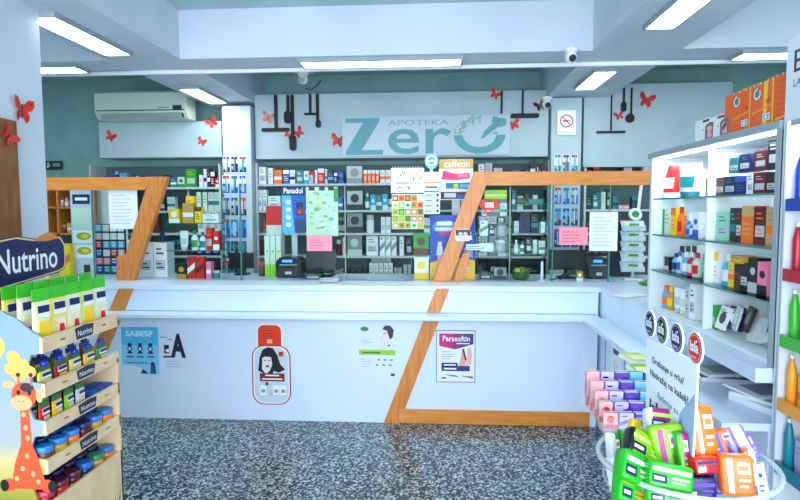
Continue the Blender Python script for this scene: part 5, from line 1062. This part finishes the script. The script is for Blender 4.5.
for k, z in enumerate(ZTR[:4]):
    hh = .052 if k else .06; b = MB(); b.box(-.012, 0, -.004, Ls+.004, z-hh, z, CARDB)
    b.T = Matrix.Rotation(H, 4, 'Z'); b.pr([(Ls*.40,z-hh*.9),(Ls*.62,z-hh*.9),(Ls*.64,z-hh*.1),(Ls*.52,z+.0),(Ls*.38,z-hh*.1)], 0, mat((20,30,66))); b.ptext('Nutrino', Ls*.42, Ls*.61, z-hh*.7, z-hh*.3, 0, mat('white')); b.prect(Ls*.2, Ls*.26, z-hh*.55, z-hh*.45, 0, mat('brown')); b.prect(Ls*.76, Ls*.82, z-hh*.55, z-hh*.45, 0, mat('brown'))
    b.build('tray_front', sd)
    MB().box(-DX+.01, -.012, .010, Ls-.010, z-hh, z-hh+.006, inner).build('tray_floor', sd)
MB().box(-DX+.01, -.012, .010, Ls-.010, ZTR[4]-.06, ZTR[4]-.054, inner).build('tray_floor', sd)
# header
NV = mat((18,30,84), .4); b = MB(); y_0, y_1 = -.30, .50
Lh = y_1-y_0; zt0 = 1.39
hp = [(0,.0),(Lh*.5,-.012),(Lh-.05,.02),(Lh-.01,.03),(Lh,.05),(Lh,.13),(Lh-.03,.165),(Lh-.12,.155),(Lh-.2,.16),(Lh-.3,.175),(Lh*.5,.165),(0,.14)]
ctr = (Lh/2, .08)
b.prism([(p[0]+(.010 if p[0] > ctr[0] else -.010), p[1]+(.010 if p[1] > ctr[1] else -.010)) for p in hp], .0, .008, mat('black')); b.T = Matrix.Translation((0, -.001, 0)); b.pr([(p[0]+(.006 if p[0] > ctr[0] else -.006), p[1]+(.006 if p[1] > ctr[1] else -.006)) for p in hp], 0, mat((228,200,160)))
b.pr(hp, -.0006, NV); b.ptext('Nutrino', .385, Lh-.05, .035, .135, -.001, mat('white'), .012)
b.pr([(Lh-.20,.160),(Lh-.02,.150),(Lh-.06,.185),(Lh-.10,.195),(Lh-.16,.180)], 0, mat((214,130,60)))
o = b.build('header', sd, loc=(-.24, y_0, zt0), rz=H)
for yy in (.05, .40): MB().box(-.26, -.246, yy, yy+.05, 1.10, 1.42, CARDB).build('header_support', sd)
# stock
def fpouch(label, y, x, z, w, h, c, ctop, spot, cap=None, rz=H, tilt=.06, group=None):
    b = MB(); n = 9; vs = []; d = w*.35
    prf = [(.92, 1), (1.0, .95), (.98, .6), (.96, .25), (1.0, .02)]; hs = (0, .12, .5, .79, 1.0)
    for (sx, sy), hz in zip(prf, hs):
        for k in range(n*2):
            a = 2*math.pi*k/(2*n); vs.append((w/2*sx*sgn(math.cos(a), .6), d/2*sy*sgn(math.sin(a), .8), h*hz))
    N = 2*n
    mats_ = [c, c, c, ctop]
    for i in range(4): b.add(vs[i*N:(i+2)*N], [(k, (k+1) % N, N+(k+1) % N, N+k) for k in range(N)], mats_[i], True)
    b.add(vs[:N], [tuple(range(N-1, -1, -1))], c)
    y_ = -d*.5
    b.add([(-w*.3,y_*.98-.001,h*.16),(w*.3,y_*.98-.001,h*.16),(w*.28,y_*.64-.004,h*.46),(-w*.28,y_*.64-.004,h*.46)], [(0,1,2,3)], mat(spot))
    b.add([(-w*.14,y_*.99-.002,h*.2),(w*.2,y_*.99-.002,h*.2),(w*.16,y_*.8-.004,h*.34),(-w*.1,y_*.8-.004,h*.34)], [(0,1,2,3)], mat('red' if spot == 'cream' else 'yellow'))
    b.add([(-w*.36,y_*.60-.003,h*.52),(w*.36,y_*.60-.003,h*.52),(w*.36,y_*.38-.004,h*.74),(-w*.36,y_*.38-.004,h*.74)], [(0,1,2,3)], mat('white'))
    b.add([(-w*.32,y_*.55-.005,h*.60),(w*.32,y_*.55-.005,h*.60),(w*.32,y_*.38-.006,h*.72),(-w*.32,y_*.38-.006,h*.72)], [(0,1,2,3)], mat('navy'))
    o = b.build('food_pouch', loc=(x, y, z), rot=(0, 0, rz)); 
    if cap: MB().lathe([(w*.16,h*.98),(w*.18,h*1.0),(w*.18,h*1.12),(w*.1,h*1.16)], mat(cap, .3), 12).build('cap', o)
    return tag(o, label, 'pouch', group)
pos = ['nearest', 'second', 'third', 'fourth', 'farthest']; ypos = ['second nearest']
G1 = (60,190,40); 
cc = [((236,232,180),G1,'yellow'), ((240,222,90),G1,'cream'), ((240,236,190),G1,'cream'), ((220,230,120),G1,'yellow'), ((230,236,200),G1,'cream')]
zt1 = ZTR[0]-.053
for k in range(5):
    c = cc[k]; fpouch('%s baby cereal pouch with green top in front row of the top tray' % ('nearest', 'second', 'middle', 'fourth', 'farthest')[k], Y0+.06+.095*k, XS-.045, zt1, .088, .23, mat(c[0], .4), mat(c[1], .4), c[2], rz=H-.12)
for k in range(5): c = cc[(k+2) % 5]; fpouch('green topped baby cereal pouches in the second row of the top tray', Y0+.05+.095*k, XS-.10, zt1, .088, .25, mat(c[0], .4), mat(c[1], .4), c[2], group='second row of baby cereal pouches')
for k in range(5): c = cc[(k+1) % 5]; fpouch('green topped baby cereal pouches in the rear row of the top tray', Y0+.05+.095*k, XS-.16, zt1, .088, .24, mat((90,160,190) if k == 1 else c[0], .4), mat(c[1], .4), c[2], group='rear row of baby cereal pouches')
zt2 = ZTR[1]-.045
c2_ = [((230,215,90),'cream'), ((170,30,40),'yellow'), ((236,216,120),'cream'), ((250,200,70),'yellow'), ((70,150,60),'cream')]
for k in range(5):
    fpouch('%s small fruit pouch with blue cap on the second tray' % ('nearest', 'second', 'middle', 'fourth', 'farthest')[k], Y0+.06+.095*k, XS-.045, zt2, .078, .10, mat(c2_[k][0], .4), mat((40,90,60), .4), c2_[k][1], cap=(20,60,190))
    fpouch('blue capped fruit pouches in the rear row of the second tray', Y0+.055+.095*k, XS-.12, zt2, .078, .105, mat(c2_[(k+2) % 5][0], .4), mat((30,60,130), .4), c2_[k][1], cap=(20,60,190), group='rear row of blue capped fruit pouches')
zt3 = ZTR[2]-.045
def bjar(label, y, x, z, r, h, c, lid, group=None, lab='yellow'):
    b = MB(); b.lathe([(r*.85,0),(r,.006),(r,h*.62),(r*.9,h*.72)], mat(c, .3), 16); n = 9; vs = []
    for zz in (h*.12, h*.5):
        for q in range(n): a = math.radians(-70+140*q/(n-1)); vs.append((r*1.02*math.cos(a), r*1.02*math.sin(a), zz))
    b.add(vs, [(q, q+1, n+q+1, n+q) for q in range(n-1)], mat(lab), True); o = b.build('food_jar', loc=(x, y, z))
    MB().lathe([(r*.96,h*.72),(r*1.0,h*.75),(r*1.0,h*.98),(r*.9,h)], mat(lid, .3), 16).build('lid', o); return tag(o, label, 'jar', group)
for k in range(4):
    fpouch('%s small green and yellow pouch at the near end of the third tray' % ('nearest', 'second', 'third', 'fourth')[k], Y0+.05+.075*k, XS-.045, zt3, .06, .11, mat((('red', 'yellow', 'lime', 'pale')[k]), .4), mat((40,110,50), .4), 'cream')
for k in range(3):
    for j in range(2):
        o = product('box', 'blue', 'sky', .045, .05, .04, (XS-.045-.05*j, Y0+.365+.05*k, zt3), H, 0); tag(o, 'blue cartons standing at the far end of the third tray', 'carton', 'blue cartons on the third tray')
for j in range(2):
    for k in range(4): fpouch('small green pouches in the rear row of the third tray', Y0+.05+.075*k, XS-.10-.05*j, zt3, .06, .11, mat(('lime', 'yellow', 'green', 'red')[(k+j) % 4], .4), mat((40,110,50), .4), 'cream', group='rear rows of small green pouches')
zt4 = ZTR[3]-.045; zt5 = ZTR[4]-.053
names6 = ('nearest', 'second', 'third', 'fourth', 'fifth', 'farthest')
for k in range(6):
    bjar('%s baby food jar with light blue lid in front row of the fourth tray' % names6[k], Y0+.045+.082*k, XS-.05, zt4, .033, .085, ('brown', 'gold', 'orange', 'maroon', 'gold', 'orange')[k], (40,130,220) if k != 3 else (30,40,110), lab=('lime', 'yellow', 'lime', 'red', 'yellow', 'yellow')[k])
    bjar('%s baby food jar with blue lid in front row of the lowest tray' % names6[k], Y0+.045+.082*k, XS-.05, zt5, .033, .088, ('maroon', 'red', 'maroon', 'navy', 'gold', 'orange')[k], ((190,40,80),(110,30,70),(90,30,60),(30,110,210),(40,140,90),(40,120,200))[k], lab=('rose', 'pink', 'yellow', 'sky', 'yellow', 'yellow')[k])
    for j in range(2):
        bjar('blue lidded baby food jars in the rear rows of the fourth tray', Y0+.045+.082*k, XS-.125-.072*j, zt4, .033, .085, ('navy', 'brown')[(k+j) % 2], (30,60,150), 'rear rows of jars on the fourth tray')
        bjar('dark lidded baby food jars in the rear rows of the lowest tray', Y0+.045+.082*k, XS-.125-.072*j, zt5, .033, .088, ('maroon', 'brown')[(k+j) % 2], (40,40,110), 'rear rows of jars on the lowest tray')
finish_labels()
